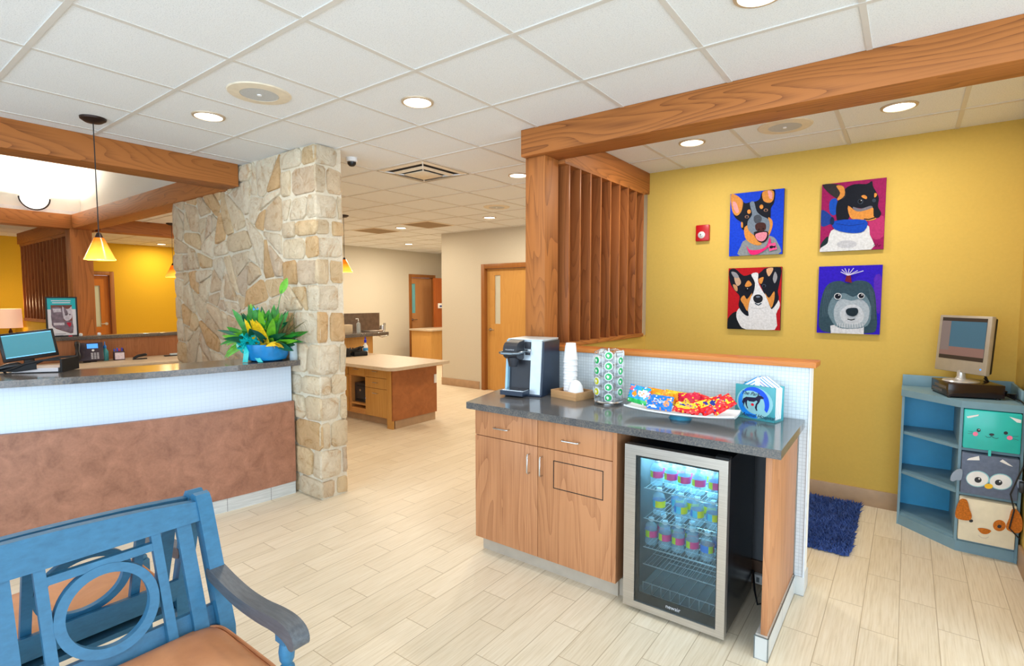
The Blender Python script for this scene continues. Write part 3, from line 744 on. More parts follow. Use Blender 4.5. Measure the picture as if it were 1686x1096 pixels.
# back desk and half wall
o = MB().box(-7.42, -7.30, -1.5, 2.95, 0, 1.085); struct('wall_desk_back', o, panelW)
o = MB().box(-7.46, -7.27, -1.5, 2.97, 1.085, 1.125, bev=0.004).build('counter_ledge', granite2, loc=(-7.36, 0.7, 1.085)); tag(o, 'dark ledge along the top of the wood-panelled half wall behind reception', 'ledge')
bd = thing('back_desk', 'long tan desk against the wood half wall behind reception', 'desk', (-6.95, 1, 0))
loc(MB().box(-7.30, -6.52, -1.5, 2.72, 0.815, 0.85, bev=0.008), 'desktop', desktop, bd)
loc(MB().box(-7.28, -6.60, -1.5, 2.70, 0.0, 0.813), 'cabinet_body', blackm, bd)
for i in range(5): loc(MB().box(-6.60, -6.58, -1.48 + i * 0.84, -0.66 + i * 0.84, 0.66, 0.79, bev=0.002), 'drawer', honeyZ, bd)
for i in range(5): loc(MB().box(-6.60, -6.58, -1.48 + i * 0.84, -0.66 + i * 0.84, 0.10, 0.65, bev=0.002), 'cabinet_door', honeyZ, bd)
# poster
t_ = thing('framed_poster', 'framed teal and white poster with a grey cat, leaning on the ledge', 'poster', (-7.33, 1.70, 1.126), PI / 2)
# local x -> world +y, local -y -> world +x ; viewer at local -y
PW, PH = 0.135, 0.43
m = MB()
for a in ((-PW, -PW + 0.014, 0, PH), (PW - 0.014, PW, 0, PH), (-PW + 0.014, PW - 0.014, 0, 0.014), (-PW + 0.014, PW - 0.014, PH - 0.014, PH)): m.box(a[0], a[1], -0.01, 0.01, a[2], a[3])
m.build('frame', blackp, t_)
def flat(layers, mats, y0=-0.004, step=0.0006):
    m = MB()
    for i, (mi, pts) in enumerate(layers):
        y = y0 - step * i
        m.poly([(p[0], y, p[1]) for p in pts], mi)
    return m
def rect(a, b, c_, d): return [(a, c_), (b, c_), (b, d), (a, d)]
def ell(cx_, cy_, rx, ry, n=18, a0=0): return [(cx_ + rx * math.cos(a0 + 2 * PI * k / n), cy_ + ry * math.sin(a0 + 2 * PI * k / n)) for k in range(n)]
pm = [plain('poster_white', rgb(236, 232, 236), 0.3, vary=0), plain('poster_teal', rgb(26, 186, 194), 0.3, vary=0), plain('poster_cat_grey', rgb(122, 104, 116), 0.4, vary=0.35, scale=30),
      plain('poster_brown', rgb(122, 66, 52), 0.4, vary=0.2), plain('poster_red', rgb(196, 20, 52), 0.3, vary=0), plain('poster_light_fur', rgb(206, 196, 206), 0.4, vary=0.2, scale=60), plain('poster_dark', rgb(60, 46, 56), 0.4, vary=0.1)]
ph = lambda x, y: (-PW + PW * 2 * (x - 80) / 750, PH * (1 - (y - 80) / 930))
L = [(0, rect(-PW + .01, PW - .01, .01, PH - .01)), (1, [ph(*p) for p in ((100, 100), (800, 100), (800, 370), (100, 370))]),
     (3, [ph(*p) for p in ((200, 270), (700, 270), (700, 930), (640, 940), (300, 820), (210, 740))]),
     (2, smoothpoly([ph(*p) for p in ((215, 340), (440, 330), (470, 450), (500, 640), (690, 640), (700, 920), (560, 900), (300, 800), (215, 730))], 2)),
     (5, smoothpoly([ph(*p) for p in ((470, 300), (540, 360), (640, 350), (690, 300), (700, 500), (660, 600), (560, 640), (490, 590), (470, 450))], 2)),
     (2, smoothpoly([ph(*p) for p in ((500, 330), (550, 360), (600, 470), (560, 520), (510, 440))], 2)),
     (6, ell(*ph(540, 500), .008, .006)), (6, ell(*ph(640, 495), .008, .006)), (5, [ph(*p) for p in ((240, 350), (430, 350), (440, 430), (260, 440))]),
     (4, [ph(*p) for p in ((550, 680), (655, 680), (660, 740), (620, 790), (570, 730))]), (5, [ph(*p) for p in ((240, 680), (500, 680), (500, 740), (250, 740))]),
     (6, [ph(*p) for p in ((270, 938), (520, 938), (520, 946), (270, 946))]), (6, [ph(*p) for p in ((270, 970), (460, 970), (460, 976), (270, 976))]), (4, [ph(*p) for p in ((580, 985), (670, 985), (670, 1010), (580, 1010))]),
     (0, [ph(*p) for p in ((210, 162), (670, 162), (670, 178), (210, 178))]), (0, [ph(*p) for p in ((235, 208), (660, 208), (660, 226), (235, 226))])]
flat(L, pm).build('poster_print', pm, t_, smooth=False)
for y, z, lab in ((1.862, 1.125, 'small white knob on the ledge right beside the cat poster'), (2.03, 1.125, 'small white knob on the ledge in front of the far door')):
    o = MB().lathe([(0, 0), (0.014, 0), (0.018, 0.012), (0.014, 0.026), (0, 0.03)], seg=14).build('white_knob', whitep); o.location = (-7.36, y, z); tag(o, lab, 'knob')
# phone
t_ = thing('desk_phone', 'black desk phone with lit blue display on the back desk', 'phone', (-7.12, 1.87, 0.85), math.radians(78))
P_ = Matrix.Translation((0, 0, 0.10)) @ Matrix.Rotation(math.radians(-32), 4, 'X')
phm = plain('phone_dark_grey', rgb(62, 54, 66), 0.4)
tr(MB().box(-0.12, 0.12, -0.014, 0.014, -0.10, 0.12, bev=0.006).build('body', phm, t_), P_)
tr(MB().box(-0.02, 0.075, -0.017, -0.0145, 0.045, 0.10).build('display', emit('phone_display', rgb(80, 160, 255), 0.9), t_), P_)
m = MB()
for i in range(3):
    for j in range(4): m.box(0.01 + i * 0.025, 0.028 + i * 0.025, -0.018, -0.0145, -0.085 + j * 0.02, -0.072 + j * 0.02)
tr(m.build('keypad', plain('phone_keys', rgb(190, 190, 200), 0.5), t_), P_)
tr(MB().lathe([(0, -0.018), (0.012, -0.018), (0.012, -0.014)], c=(0.03, 0, 0.02), axis='Y').build('round_key', whitep, t_), P_)
tr(MB().tube([(-0.10, -0.03, 0.11), (-0.10, -0.05, 0.07), (-0.10, -0.045, 0.0), (-0.10, -0.05, -0.06), (-0.10, -0.03, -0.09)], 0.02, 12, radii=[0.024, 0.026, 0.016, 0.026, 0.022]).build('handset', blackp, t_), P_)
MB().box(-0.06, 0.06, -0.02, 0.09, 0, 0.05, bev=0.005).build('foot', phm, t_)
MB().tube([(-0.10, -0.05, 0.03), (-0.16, -0.06, 0.02), (-0.12, -0.10, 0.008), (-0.06, -0.12, 0.008), (0.0, -0.10, 0.008)], 0.005, 8).build('coiled_cord', blackp, t_)
# bottle, pen cup, stapler, cards
t_ = thing('spray_bottle', 'clear bottle with a blue pointed cap behind the desk phone', 'bottle', (-7.16, 2.02, 0.85))
MB().lathe([(0, 0), (0.03, 0), (0.032, 0.01), (0.032, 0.10), (0.014, 0.13), (0.012, 0.14)]).build('body', aqua, t_)
MB().lathe([(0.014, 0.135), (0.015, 0.16), (0.005, 0.175), (0.003, 0.21), (0, 0.21)]).build('cap', plain('cap_blue', rgb(20, 130, 220), 0.4), t_)
t_ = thing('pen_cup', 'square pen cup with a white label and coloured pens', 'pen holder', (-7.10, 2.13, 0.85), math.radians(80))
MB().box(-0.05, 0.05, -0.04, 0.04, 0, 0.10, bev=0.003).build('cup', plain('cup_maroon', rgb(70, 40, 50), 0.5), t_)
MB().box(-0.04, 0.045, -0.0415, -0.0405, 0.01, 0.085).build('label_card', plain('label_pinkish', rgb(236, 220, 228), 0.5, vary=0.12, scale=60), t_)
for i, (x, cc) in enumerate(((-.035, (30, 90, 220)), (-.015, (30, 90, 220)), (.005, (240, 60, 150)), (.025, (60, 60, 190)), (.04, (40, 40, 60)))):
    MB().tube([(x, (-1) ** i * .015, 0.06), (x * 1.1, (-1) ** i * .018, 0.125 + 0.012 * (i % 2))], 0.007, 8).build('pen', plain('pen_%d' % i, rgb(*cc), 0.4), t_)
m = MB(); m.tube([(-0.07, 0, 0.015), (-0.02, 0, 0.04), (0.05, 0, 0.05), (0.06, 0, 0.045)], 0.015, 10, radii=[0.012, 0.016, 0.016, 0.01]); m.box(-0.075, 0.06, -0.02, 0.02, 0, 0.012, bev=0.003)
o = m.build('stapler', blackp); o.location = (-6.98, 2.30, 0.85); o.rotation_euler = (0, 0, math.radians(80)); tag(o, 'open black stapler on the back desk, right of the pen cup', 'stapler')
t_ = thing('card_holder', 'small black card holder with pale cards at the right end of the back desk', 'card holder', (-7.08, 2.68, 0.85), math.radians(85))
MB().box(-0.10, 0.06, -0.03, 0.03, 0, 0.012, bev=0.003).build('base', blackp, t_); MB().box(-0.04, 0.055, -0.02, 0.02, 0.012, 0.03).build('cards', plain('cards_pale', rgb(206, 220, 226), 0.5), t_)
# table lamp far left
t_ = thing('table_lamp', 'table lamp with glowing drum shade against the yellow wall', 'lamp', (-12.5, 2.19, 0.60))
MB().lathe([(0.165, 0.43), (0.155, 0.76), (0.152, 0.76), (0.162, 0.43)], seg=40).build('lamp_shade', emit('lamp_shade_glow', (1.0, 0.62, 0.42, 1), 0.75, rgb(230, 190, 160)), t_)
MB().lathe([(0, 0), (0.08, 0), (0.08, 0.02), (0.02, 0.05), (0.03, 0.15), (0.05, 0.22), (0.02, 0.32), (0.03, 0.36), (0.008, 0.42), (0.008, 0.66), (0, 0.66)], seg=24).build('base', bronze, t_)
add_light('POINT', 'lamp_bulb', (-12.5, 2.19, 1.45), 10, (1.0, 0.72, 0.42), shadow_soft_size=0.08); add_light('POINT', 'lamp_bulb_low', (-12.5, 2.19, 0.98), 5, (1.0, 0.72, 0.42), shadow_soft_size=0.05)
sd = thing('side_table', 'small wooden side table under the far table lamp', 'table', (-12.5, 2.05, 0))
loc(MB().box(-12.8, -12.2, 1.75, 2.36, 0.57, 0.60, bev=0.004), 'tabletop', honeyX, sd)
for a, b in ((-12.77, 1.78), (-12.27, 1.78), (-12.77, 2.29), (-12.27, 2.29)): loc(MB().box(a, a + 0.04, b, b + 0.04, 0, 0.57), 'leg', honeyZ, sd)

# planter
t_ = thing('potted_plant', 'blue bowl planter of mixed foliage with a teal ribbon bow', 'plant', (-3.912, 2.118, 1.0685), 0); t_.scale = (1.2, 1.2, 1.08)
bowl = plain('glazed_blue', rgb(8, 124, 190), 0.3, vary=0.18, scale=24)
MB().lathe([(0, 0), (0.085, 0), (0.115, 0.012), (0.128, 0.045), (0.130, 0.12), (0.122, 0.12), (0.12, 0.09), (0, 0.09)], seg=40).build('bowl', bowl, t_)
MB().lathe([(0, 0.095), (0.12, 0.093)], seg=24).build('soil', plain('soil', rgb(52, 36, 24), 0.9, bump=0.3, scale=80), t_)
def leaf(mb, p0, d, L_, W_, droop=0.3, fold=0.25, up=(0, 0, 1), mat=0, n=8):
    p = Vector(p0); d = Vector(d).normalized(); side = d.cross(Vector(up))
    side = side.normalized() if side.length > 0.05 else Vector((1, 0, 0)); rows = []
    for i in range(n + 1):
        t = i / n; wd = W_ * math.sin(PI * min(1, t * 0.93 + 0.07)) ** 0.8 * (1 if t < 0.97 else 0.1)
        nrm = side.cross(d).normalized()
        rows.append([mb.bm.verts.new(p - side * wd + nrm * wd * fold), mb.bm.verts.new(p), mb.bm.verts.new(p + side * wd + nrm * wd * fold)])
        d = (d + Vector((0, 0, -droop / n))).normalized(); side = (side - d * side.dot(d)).normalized(); p = p + d * (L_ / n)
    for i in range(n):
        for k in (0, 1):
            f = mb.bm.faces.new([rows[i][k], rows[i][k + 1], rows[i + 1][k + 1], rows[i + 1][k]]); f.material_index = mat
lg = [plain('leaf_green', rgb(46, 132, 42), 0.4, vary=0.3, scale=30), plain('leaf_deep', rgb(18, 88, 56), 0.35, vary=0.25, scale=30), plain('leaf_bright', rgb(104, 176, 40), 0.4, vary=0.2, scale=40), plain('leaf_yellow', rgb(238, 196, 18), 0.45, vary=0.25, scale=60), plain('leaf_olive', rgb(92, 84, 40), 0.6, vary=0.3, scale=30)]
rp = random.Random(5)
IR = Vector((0.80, 0.60, 0)); IC = Vector((0.885, -0.465, 0))   # to the right and towards the waiting room
def lf(m, base, az, el_, L_, W_, dr, mat):
    d = IR * math.cos(az) * math.cos(el_) + IC * math.sin(az) * math.cos(el_) + Vector((0, 0, math.sin(el_)))
    b_ = IR * base[0] + IC * base[1] + Vector((0, 0, base[2])); sd = d.cross(IC)
    up = IC if sd.length > 0.3 else Vector((0, 0, 1))
    leaf(m, b_, d, L_, W_, dr, 0.25, up, mat)
m = MB()
for i in range(60):
    az = rp.uniform(0, 2 * PI); lf(m, (rp.uniform(-0.07, 0.07), rp.uniform(-0.05, 0.06), 0.10), az, rp.uniform(0.45, 1.4), rp.uniform(0.13, 0.29), rp.uniform(0.016, 0.030), rp.uniform(0.2, 0.9), rp.choice([0, 0, 0, 1, 1, 2]))
for i in range(16): lf(m, (-0.06, rp.uniform(-0.03, 0.06), 0.12), PI + rp.uniform(-0.6, 0.6), rp.uniform(0.1, 0.75), rp.uniform(0.17, 0.23), 0.016, 1.2, rp.choice([0, 2, 0]))
for i in range(8): lf(m, (0.05, rp.uniform(0.0, 0.07), 0.11), rp.uniform(-0.3, 1.2), rp.uniform(0.2, 0.9), rp.uniform(0.13, 0.20), 0.030, 0.8, 1)
for i in range(34): lf(m, (rp.uniform(-0.07, 0.07), rp.uniform(-0.05, 0.05), 0.10), rp.uniform(0, PI * 2), rp.uniform(1.0, 1.5), rp.uniform(0.20, 0.31), rp.uniform(0.018, 0.028), rp.uniform(0.0, 0.35), rp.choice([0, 0, 1, 2]))
m.build('green_leaves', lg, t_)
m = MB()
for i in range(9): lf(m, (-0.08 + 0.012 * i, 0.09, 0.12), PI - 0.9 + rp.uniform(-0.3, 0.3), rp.uniform(0.9, 1.25), 0.19, 0.014, 0.2, 0)
for i in range(12): lf(m, (rp.uniform(0.0, 0.10), 0.085, 0.115), rp.uniform(0, PI), rp.uniform(0.0, 0.9), rp.uniform(0.05, 0.09), 0.013, 1.0, 0)
m.build('yellow_leaves', lg[3], t_)
m = MB()
for i in range(22): lf(m, (rp.uniform(0.02, 0.09), rp.uniform(-0.03, 0.05), 0.10), rp.uniform(-0.8, 0.8), rp.uniform(0.6, 1.35), rp.uniform(0.18, 0.28), 0.0045, 0.4, 0)
m.build('grass_blades', lg[4], t_)
def ip(r_, c_, z): return IR * r_ + IC * c_ + Vector((0, 0, z))
m = MB(); m.tube([ip(0.05, 0, 0.1), ip(0.07, 0, 0.28), ip(0.09, 0, 0.42), ip(0.11, 0, 0.50)], 0.002, 6); m.build('tall_stem', lg[0], t_)
m = MB(); leaf(m, ip(0.10, 0, 0.47), IR * 0.4 + Vector((0, 0, 1)), 0.12, 0.022, 0.0, up=IC, mat=0); m.build('tall_leaf', lg[2], t_)
rib = plain('teal_ribbon', rgb(20, 186, 186), 0.3, vary=0.15, scale=18); ribb = plain('blue_ribbon', rgb(24, 128, 206), 0.3)
def strap(mb, pts, wd, up):
    pts = [Vector(p) for p in pts]; up = Vector(up); rows = [[mb.bm.verts.new(p - up * wd), mb.bm.verts.new(p + up * wd)] for p in pts]
    for i in range(len(rows) - 1): mb.bm.faces.new([rows[i][0], rows[i][1], rows[i + 1][1], rows[i + 1][0]])
b0 = ip(-0.115, 0.105, 0.13)
m = MB()
for k in range(9):
    a = k * 2 * PI / 9; c_, s_ = math.cos(a), math.sin(a); D_ = IR * c_ + Vector((0, 0, s_)); Pn = (IC * 0.8 + (IR * -s_ + Vector((0, 0, c_))) * 0.6).normalized()
    strap(m, [b0 + D_ * r_ + IC * (0.018 * math.sin(PI * i / 8)) + (IR * -s_ + Vector((0, 0, c_))) * 0.022 * math.cos(PI * i / 8) for i, r_ in enumerate([0, 0.025, 0.05, 0.068, 0.075, 0.068, 0.05, 0.025, 0])], 0.018, Pn)
for (dx, tip) in ((-0.01, -0.02), (0.035, 0.075)): strap(m, [b0, b0 + ip(dx, 0.02, -0.04), b0 + ip(dx * 1.3, 0.03, -0.08), b0 + ip(tip, 0.03, -0.128)], 0.016, IR)
m.build('ribbon_bow', rib, t_, doubles=True)
m = MB()
for k in range(3): strap(m, [b0 + ip(0.05 + 0.02 * k, 0.0, 0.0), b0 + ip(0.06 + 0.02 * k, 0.02, 0.035), b0 + ip(0.09 + 0.015 * k, 0.02, 0.04), b0 + ip(0.11, 0.015, 0.0), b0 + ip(0.09, 0.01, -0.03)], 0.012, IC)
for p_ in (ip(-0.06, 0.05, 0.36), ip(-0.02, 0.08, 0.27)):
    for s_ in (-1, 1): m.poly([p_, p_ + ip(s_ * 0.017, 0, 0.015), p_ + ip(s_ * 0.018, 0, -0.008)])
m.build('blue_ribbon_accents', ribb, t_)
# glass vase next to the planter
t_ = thing('glass_vase', 'clear glass vase of bare twigs beside the blue planter', 'vase', (-3.785, 2.262, 1.0685))
MB().lathe([(0, 0.0), (0.028, 0), (0.03, 0.02), (0.026, 0.17), (0.024, 0.17), (0.027, 0.02), (0, 0.006)], seg=24).build('vase', clearm, t_)
m = MB()
for i in range(6):
    a = rp.uniform(0, 6.28); m.tube([(0, 0, 0.01), (0.012 * math.cos(a), 0.012 * math.sin(a), 0.15), (0.045 * math.cos(a), 0.025 * math.sin(a), rp.uniform(0.28, 0.38))], 0.0015, 5)
m.build('twigs', lg[4], t_)

# ------------------------------------------------------------------ island with cabinets
isl = thing('island_desk', 'maple island workstation with drawers and a beige top', 'desk', (-5.5, 4.5, 0))
m = MB(); P = []
x0, x1, y0, y1 = -6.33, -4.60, 3.92, 4.86
rr = 0.10
P = [(x0, y0), (x1 - rr, y0)] + [(x1 - rr + rr * math.sin(a), y0 + rr - rr * math.cos(a)) for a in (0.3, 0.7, 1.1, 1.4)] + [(x1, y0 + rr), (x1, y1), (x0, y1)]
m.prism([(a, b, 0.722) for a, b in P], (0, 0, 0.038)); loc(m, 'worktop', desktop, isl)
loc(MB().box(-4.815, -4.79, 4.10, 4.82, 0.10, 0.722), 'end_panel', brownlam2, isl)
loc(MB().box(-4.90, -4.80, 4.10, 4.125, 0.0, 0.722, bev=0.002), 'corner_post', honeyZ, isl)
loc(MB().box(-4.83, -4.80, 4.14, 4.80, 0, 0.10), 'end_baseboard', tan_base, isl)
m = MB(); m.box(-6.33, -5.64, 4.15, 4.82, 0.10, 0.722); m.box(-5.34, -4.82, 4.15, 4.82, 0.10, 0.722); m.box(-5.64, -5.34, 4.6, 4.82, 0.10, 0.722); m.box(-5.64, -5.34, 4.15, 4.6, 0.10, 0.17); m.box(-5.64, -5.34, 4.15, 4.6, 0.21, 0.235); m.box(-5.64, -5.34, 4.15, 4.6, 0.57, 0.722)
loc(m, 'cabinet_body', honeyX, isl)
loc(MB().box(-6.33, -4.83, 4.22, 4.24, 0, 0.10), 'toe_kick', tan_base, isl)
def drawer(x0, x1, z0, z1, hx=None):
    d = loc(MB().box(x0, x1, 4.13, 4.15, z0, z1, bev=0.002), 'drawer', honeyZ, isl)
    hx = hx or (x0 + x1) / 2; hz = z1 - 0.055
    h_ = MB().tube([(hx - 0.04, 4.13, hz), (hx - 0.04, 4.11, hz), (hx + 0.04, 4.11, hz), (hx + 0.04, 4.13, hz)], 0.005, 8).build('handle', chrome, None)
    h_.data.transform(Matrix.Translation(-isl.location)); h_.parent = d
for z0, z1 in ((0.585, 0.715), (0.455, 0.58), (0.11, 0.45)): drawer(-5.335, -4.93, z0, z1)
drawer(-5.66, -5.34, 0.585, 0.715)
drawer(-6.32, -5.68, 0.585, 0.715); drawer(-6.32, -6.02, 0.11, 0.58); drawer(-6.01, -5.68, 0.11, 0.58)
t_ = thing('computer_tower', 'black computer tower in the open bay of the island', 'computer', (-5.49, 4.33, 0.2355))
MB().box(-0.13, 0.13, -0.14, 0.2, 0, 0.24, bev=0.006).build('case', plain('tower_charcoal', rgb(44, 42, 50), 0.4), t_)
MB().lathe([(0, -0.144), (0.016, -0.144), (0.016, -0.14)], c=(-0.02, 0, 0.15), axis='Y').build('badge', chrome, t_)
MB().lathe([(0, -0.144), (0.01, -0.144), (0.01, -0.14)], c=(0.09, 0, 0.06), axis='Y').build('power_light', emit('blue_led', rgb(60, 150, 255), 1.2), t_)
m = MB(); m.box(-0.08, 0.06, -0.143, -0.139, 0.20, 0.212); m.box(-0.1, 0.04, -0.143, -0.139, 0.02, 0.04); m.build('drive_slots', blackm, t_)
o = MB().box(-4.79, -4.78, 4.77, 4.815, 0.47, 0.58, bev=0.002).build('outlet_plate', whitep, loc=(-4.785, 4.79, 0.52)); tag(o, 'white outlet plate on the far edge of the island end panel', 'outlet')
# raised ledge behind the island with steel splash
ec = thing('exam_counter', 'raised counter with steel splash guard behind the island', 'counter', (-6.5, 4.6, 0))
loc(MB().box(-6.42, -6.34, 3.6, 5.06, 0, 0.99), 'wood_panel', honeyZ, ec)
loc(MB().box(-6.80, -6.42, 3.6, 5.06, 0, 0.99), 'cabinet_body', honeyZ, ec)
loc(MB().box(-6.85, -6.24, 3.5, 5.28, 0.99, 1.04, bev=0.004), 'countertop', granite2, ec)
loc(MB().box(-6.85, -6.84, 3.5, 5.60, 1.0, 1.31), 'splash_guard', plain('dull_steel', rgb(128, 116, 108), 0.35, 0.8, vary=0.15), ec)
m = MB(); m.tube([(-6.5, 5.27, 1.0), (-6.5, 5.38, 1.0), (-6.5, 5.41, 1.05), (-6.5, 5.42, 1.16)], 0.018, 10); m.tube([(-6.62, 5.27, 1.03), (-6.62, 5.46, 1.03)], 0.014, 10); m.tube([(-6.42, 5.2, 0.98), (-6.42, 5.3, 0.95), (-6.42, 5.42, 0.97)], 0.012, 8)
m.lathe([(0, 0), (0.045, 0), (0.04, 0.06), (0, 0.07)], c=(-6.55, 5.42, 1.06)); loc(m, 'pipe_fittings', chrome, ec)
t_ = thing('soap_dispenser', 'pump bottle on the raised counter behind the island', 'bottle', (-6.5, 4.93, 1.04))
MB().lathe([(0, 0), (0.03, 0), (0.03, 0.13), (0.01, 0.15), (0.01, 0.17)]).build('body', clearm, t_); MB().tube([(0, 0, 0.16), (0, 0, 0.20), (-0.01, -0.04, 0.20)], 0.006, 8).build('pump', whitep, t_)
o = MB().box(-6.56, -6.46, 4.66, 4.80, 1.04, 1.16, bev=0.006).build('tissue_box', plain('box_pale', rgb(206, 188, 160), 0.6), loc=(-6.51, 4.73, 1.04)); tag(o, 'pale square tissue box on the raised counter', 'box')
o = MB().box(-6.58, -6.50, 4.50, 4.60, 1.04, 1.15, bev=0.006).build('paper_box', plain('box_tan', rgb(150, 120, 96), 0.6), loc=(-6.54, 4.55, 1.04)); tag(o, 'brown box on the raised counter, beside the stone pillar', 'box')
o = MB().box(-6.6, -6.4, 5.06, 5.30, 1.04, 1.055, bev=0.003).build('steel_dish', plain('dish_metal', rgb(170, 160, 150), 0.3, 0.9), loc=(-6.5, 5.18, 1.04)); tag(o, 'flat dark metal tray right of the pump bottle', 'tray')
t_ = thing('spray_bottle', 'white spray bottle with a blue top on the island desk', 'bottle', (-6.0, 4.66, 0.76))
MB().lathe([(0, 0), (0.035, 0), (0.037, 0.02), (0.035, 0.12), (0.013, 0.16), (0.013, 0.18)]).build('body', whitep, t_)
MB().lathe([(0.016, 0.17), (0.017, 0.21), (0.008, 0.22), (0.006, 0.25), (0, 0.25)]).build('cap', plain('cap_deep_blue', rgb(10, 40, 210), 0.4), t_)
MB().lathe([(0.0362, 0.03), (0.0362, 0.10)]).build('label_band', plain('label_skyblue', rgb(60, 160, 235), 0.4), t_)
m = MB(); rq = random.Random(3)
for i in range(9):
    pts = [(rq.uniform(-0.18, 0.16), rq.uniform(-0.06, 0.06), rq.uniform(0.012, 0.12)) for _ in range(5)]; m.tube([(pts[0][0], 0, 0.012)] + pts, 0.010, 6)
m.box(-0.2, -0.05, -0.06, 0.06, 0, 0.10, bev=0.01); m.box(0.0, 0.19, -0.06, 0.05, 0, 0.06, bev=0.01)
o = m.build('cable_bundle', blackm); o.location = (-6.0, 4.45, 0.76); o.rotation_euler = (0, 0, math.radians(75)); tag(o, 'tangle of black cables and clippers on the island desk', 'cables')
# cabinet by the far door
fc = thing('storage_cabinet', 'maple counter cabinet in front of the far door', 'cabinet', (-9.0, 9.2, 0))
loc(MB().box(-9.25, -8.6, 8.50, 9.94, 0, 0.80), 'base_cabinet', honeyZ, fc); loc(MB().box(-9.28, -8.56, 8.45, 9.94, 0.80, 0.84, bev=0.004), 'countertop', desktop, fc)
loc(MB().box(-9.25, -9.19, 9.22, 9.94, 0.84, 2.03), 'tall_panel', wood('maple_red', rgb(178, 96, 40), rgb(136, 66, 26), 'Z', cath=0.1), fc)
t_ = thing('wall_dispenser', 'white glove dispenser on the tall maple panel by the far door', 'dispenser', (-9.19, 9.40, 1.30), PI / 2)
MB().box(-0.09, 0.2, -0.03, 0, 0, 0.12, bev=0.004).build('box', whitep, t_); MB().box(-0.06, 0.15, -0.032, -0.03, 0.03, 0.07).build('opening', plain('glove_blue', rgb(30, 60, 140), 0.5), t_)
o = MB().box(-6.69, -6.66, 6.87, 6.95, 0.0, 0.95, bev=0.003).build('corner_guard', brownframe, loc=(-6.675, 6.91, 0)); tag(o, 'thin wood guard strip on the corner of the cream hall wall', 'corner guard')
# ------------------------------------------------------------------ half wall and coffee bar
hw = MB(); hw.box(-2.14, -0.385, 3.05, 3.16, 0, 1.19); struct('wall_half', hw, whitew)
hw = MB(); hw.box(-2.14, -0.385, 3.038, 3.05, 0.92, 1.19); hw.box(-0.425, -0.385, 3.038, 3.05, 0.10, 0.92); struct('wall_half_tile', hw, mosaic)
struct('baseboard_half', MB().box(-0.425, -0.378, 3.03, 3.17, 0, 0.10, bev=0.002), base_tile)
o = MB().box(-0.386, -0.380, 3.032, 3.05, 0.10, 1.19).build('edge_trim', plain('pale_trim', rgb(226, 236, 244), 0.3), loc=(-0.383, 3.04, 0.1)); tag(o, 'pale corner trim on the right end of the tiled half wall', 'trim')
o = MB().box(-2.14, -0.358, 3.018, 3.19, 1.19, 1.218, bev=0.004).build('counter_ledge', wood('oak_cap', rgb(206, 128, 62), rgb(150, 84, 36), 'X', cath=0.15), loc=(-1.25, 3.1, 1.19)); tag(o, 'oak cap on top of the white tiled half wall', 'ledge')
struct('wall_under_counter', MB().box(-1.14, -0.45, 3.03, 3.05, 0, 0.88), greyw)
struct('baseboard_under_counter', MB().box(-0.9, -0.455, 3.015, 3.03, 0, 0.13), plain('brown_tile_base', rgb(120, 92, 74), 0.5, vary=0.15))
cb = thing('base_cabinet', 'walnut base cabinet with two doors and two drawers under the coffee maker', 'cabinet', (-1.606, 2.72, 0))
m = MB(); m.box(-2.068, -1.143, 2.425, 3.04, 0.092, 0.883); loc(m, 'cabinet_body', lamZ, cb)
loc(MB().box(-1.163, -1.141, 2.41, 3.04, 0.092, 0.883), 'side_panel', lamZ, cb)
loc(MB().box(-2.055, -1.15, 2.462, 2.48, 0, 0.092), 'toe_kick', grey_toe, cb)
loc(MB().box(-2.055, -1.13, 2.48, 2.98, 0, 0.092), 'plinth', grey_toe, cb)
gap = 0.003
def bar_handle(parent, p0, p1, out=(0, -0.028, 0), r=0.0045):
    p0, p1, o_ = Vector(p0), Vector(p1), Vector(out)
    h_ = MB().tube([p0, p0 + o_ * 0.8, p0 + o_ + (p1 - p0) * 0.06, p1 + o_ - (p1 - p0) * 0.06, p1 + o_ * 0.8, p1], r, 10).build('handle', chrome, None)
    h_.data.transform(Matrix.Translation(-cb.location)); h_.parent = parent
for x0, x1, hx in ((-2.068, -1.616, -1.862), (-1.613, -1.163, -1.40)):
    d = loc(MB().box(x0, x1, 2.405, 2.424, 0.724, 0.878, bev=0.0015), 'drawer', lamZ, cb); bar_handle(d, (hx - 0.05, 2.405, 0.787), (hx + 0.05, 2.405, 0.787))
d = loc(MB().box(-2.068, -1.616, 2.405, 2.424, 0.094, 0.720, bev=0.0015), 'door', lamZ, cb); bar_handle(d, (-1.668, 2.405, 0.565), (-1.668, 2.405, 0.672))
d = loc(MB().box(-1.613, -1.163, 2.405, 2.424, 0.094, 0.720, bev=0.0015), 'door', lamZ, cb); bar_handle(d, (-1.584, 2.405, 0.565), (-1.584, 2.405, 0.672))
m = MB(); q = (-1.512, -1.212, 0.510, 0.664); e_ = 0.004
m.box(q[0], q[1], 2.4035, 2.4055, q[2], q[2] + e_); m.box(q[0], q[1], 2.4035, 2.4055, q[3] - e_, q[3]); m.box(q[0], q[0] + e_, 2.4035, 2.4055, q[2], q[3]); m.box(q[1] - e_, q[1], 2.4035, 2.4055, q[2], q[3])
h_ = m.build('inset_outline', blackm, None); h_.data.transform(Matrix.Translation(-cb.location)); h_.parent = d
m = MB(); m.prism([(-2.10, 2.36, 0.883), (-0.392, 2.36, 0.883), (-0.392, 2.30, 0.883)][:2] + [(-0.40, 3.037, 0.883), (-2.22, 3.037, 0.883), (-2.225, 2.86, 0.883)], (0, 0, 0.039))
o = m.build('countertop', granite, loc=(-1.25, 2.7, 0.883)); tag(o, 'dark speckled stone countertop over the fridge and walnut cabinet', 'countertop')
o = thing('end_panel', 'upright walnut panel on a tiled plinth right of the fridge', 'panel', (-0.445, 2.7, 0))
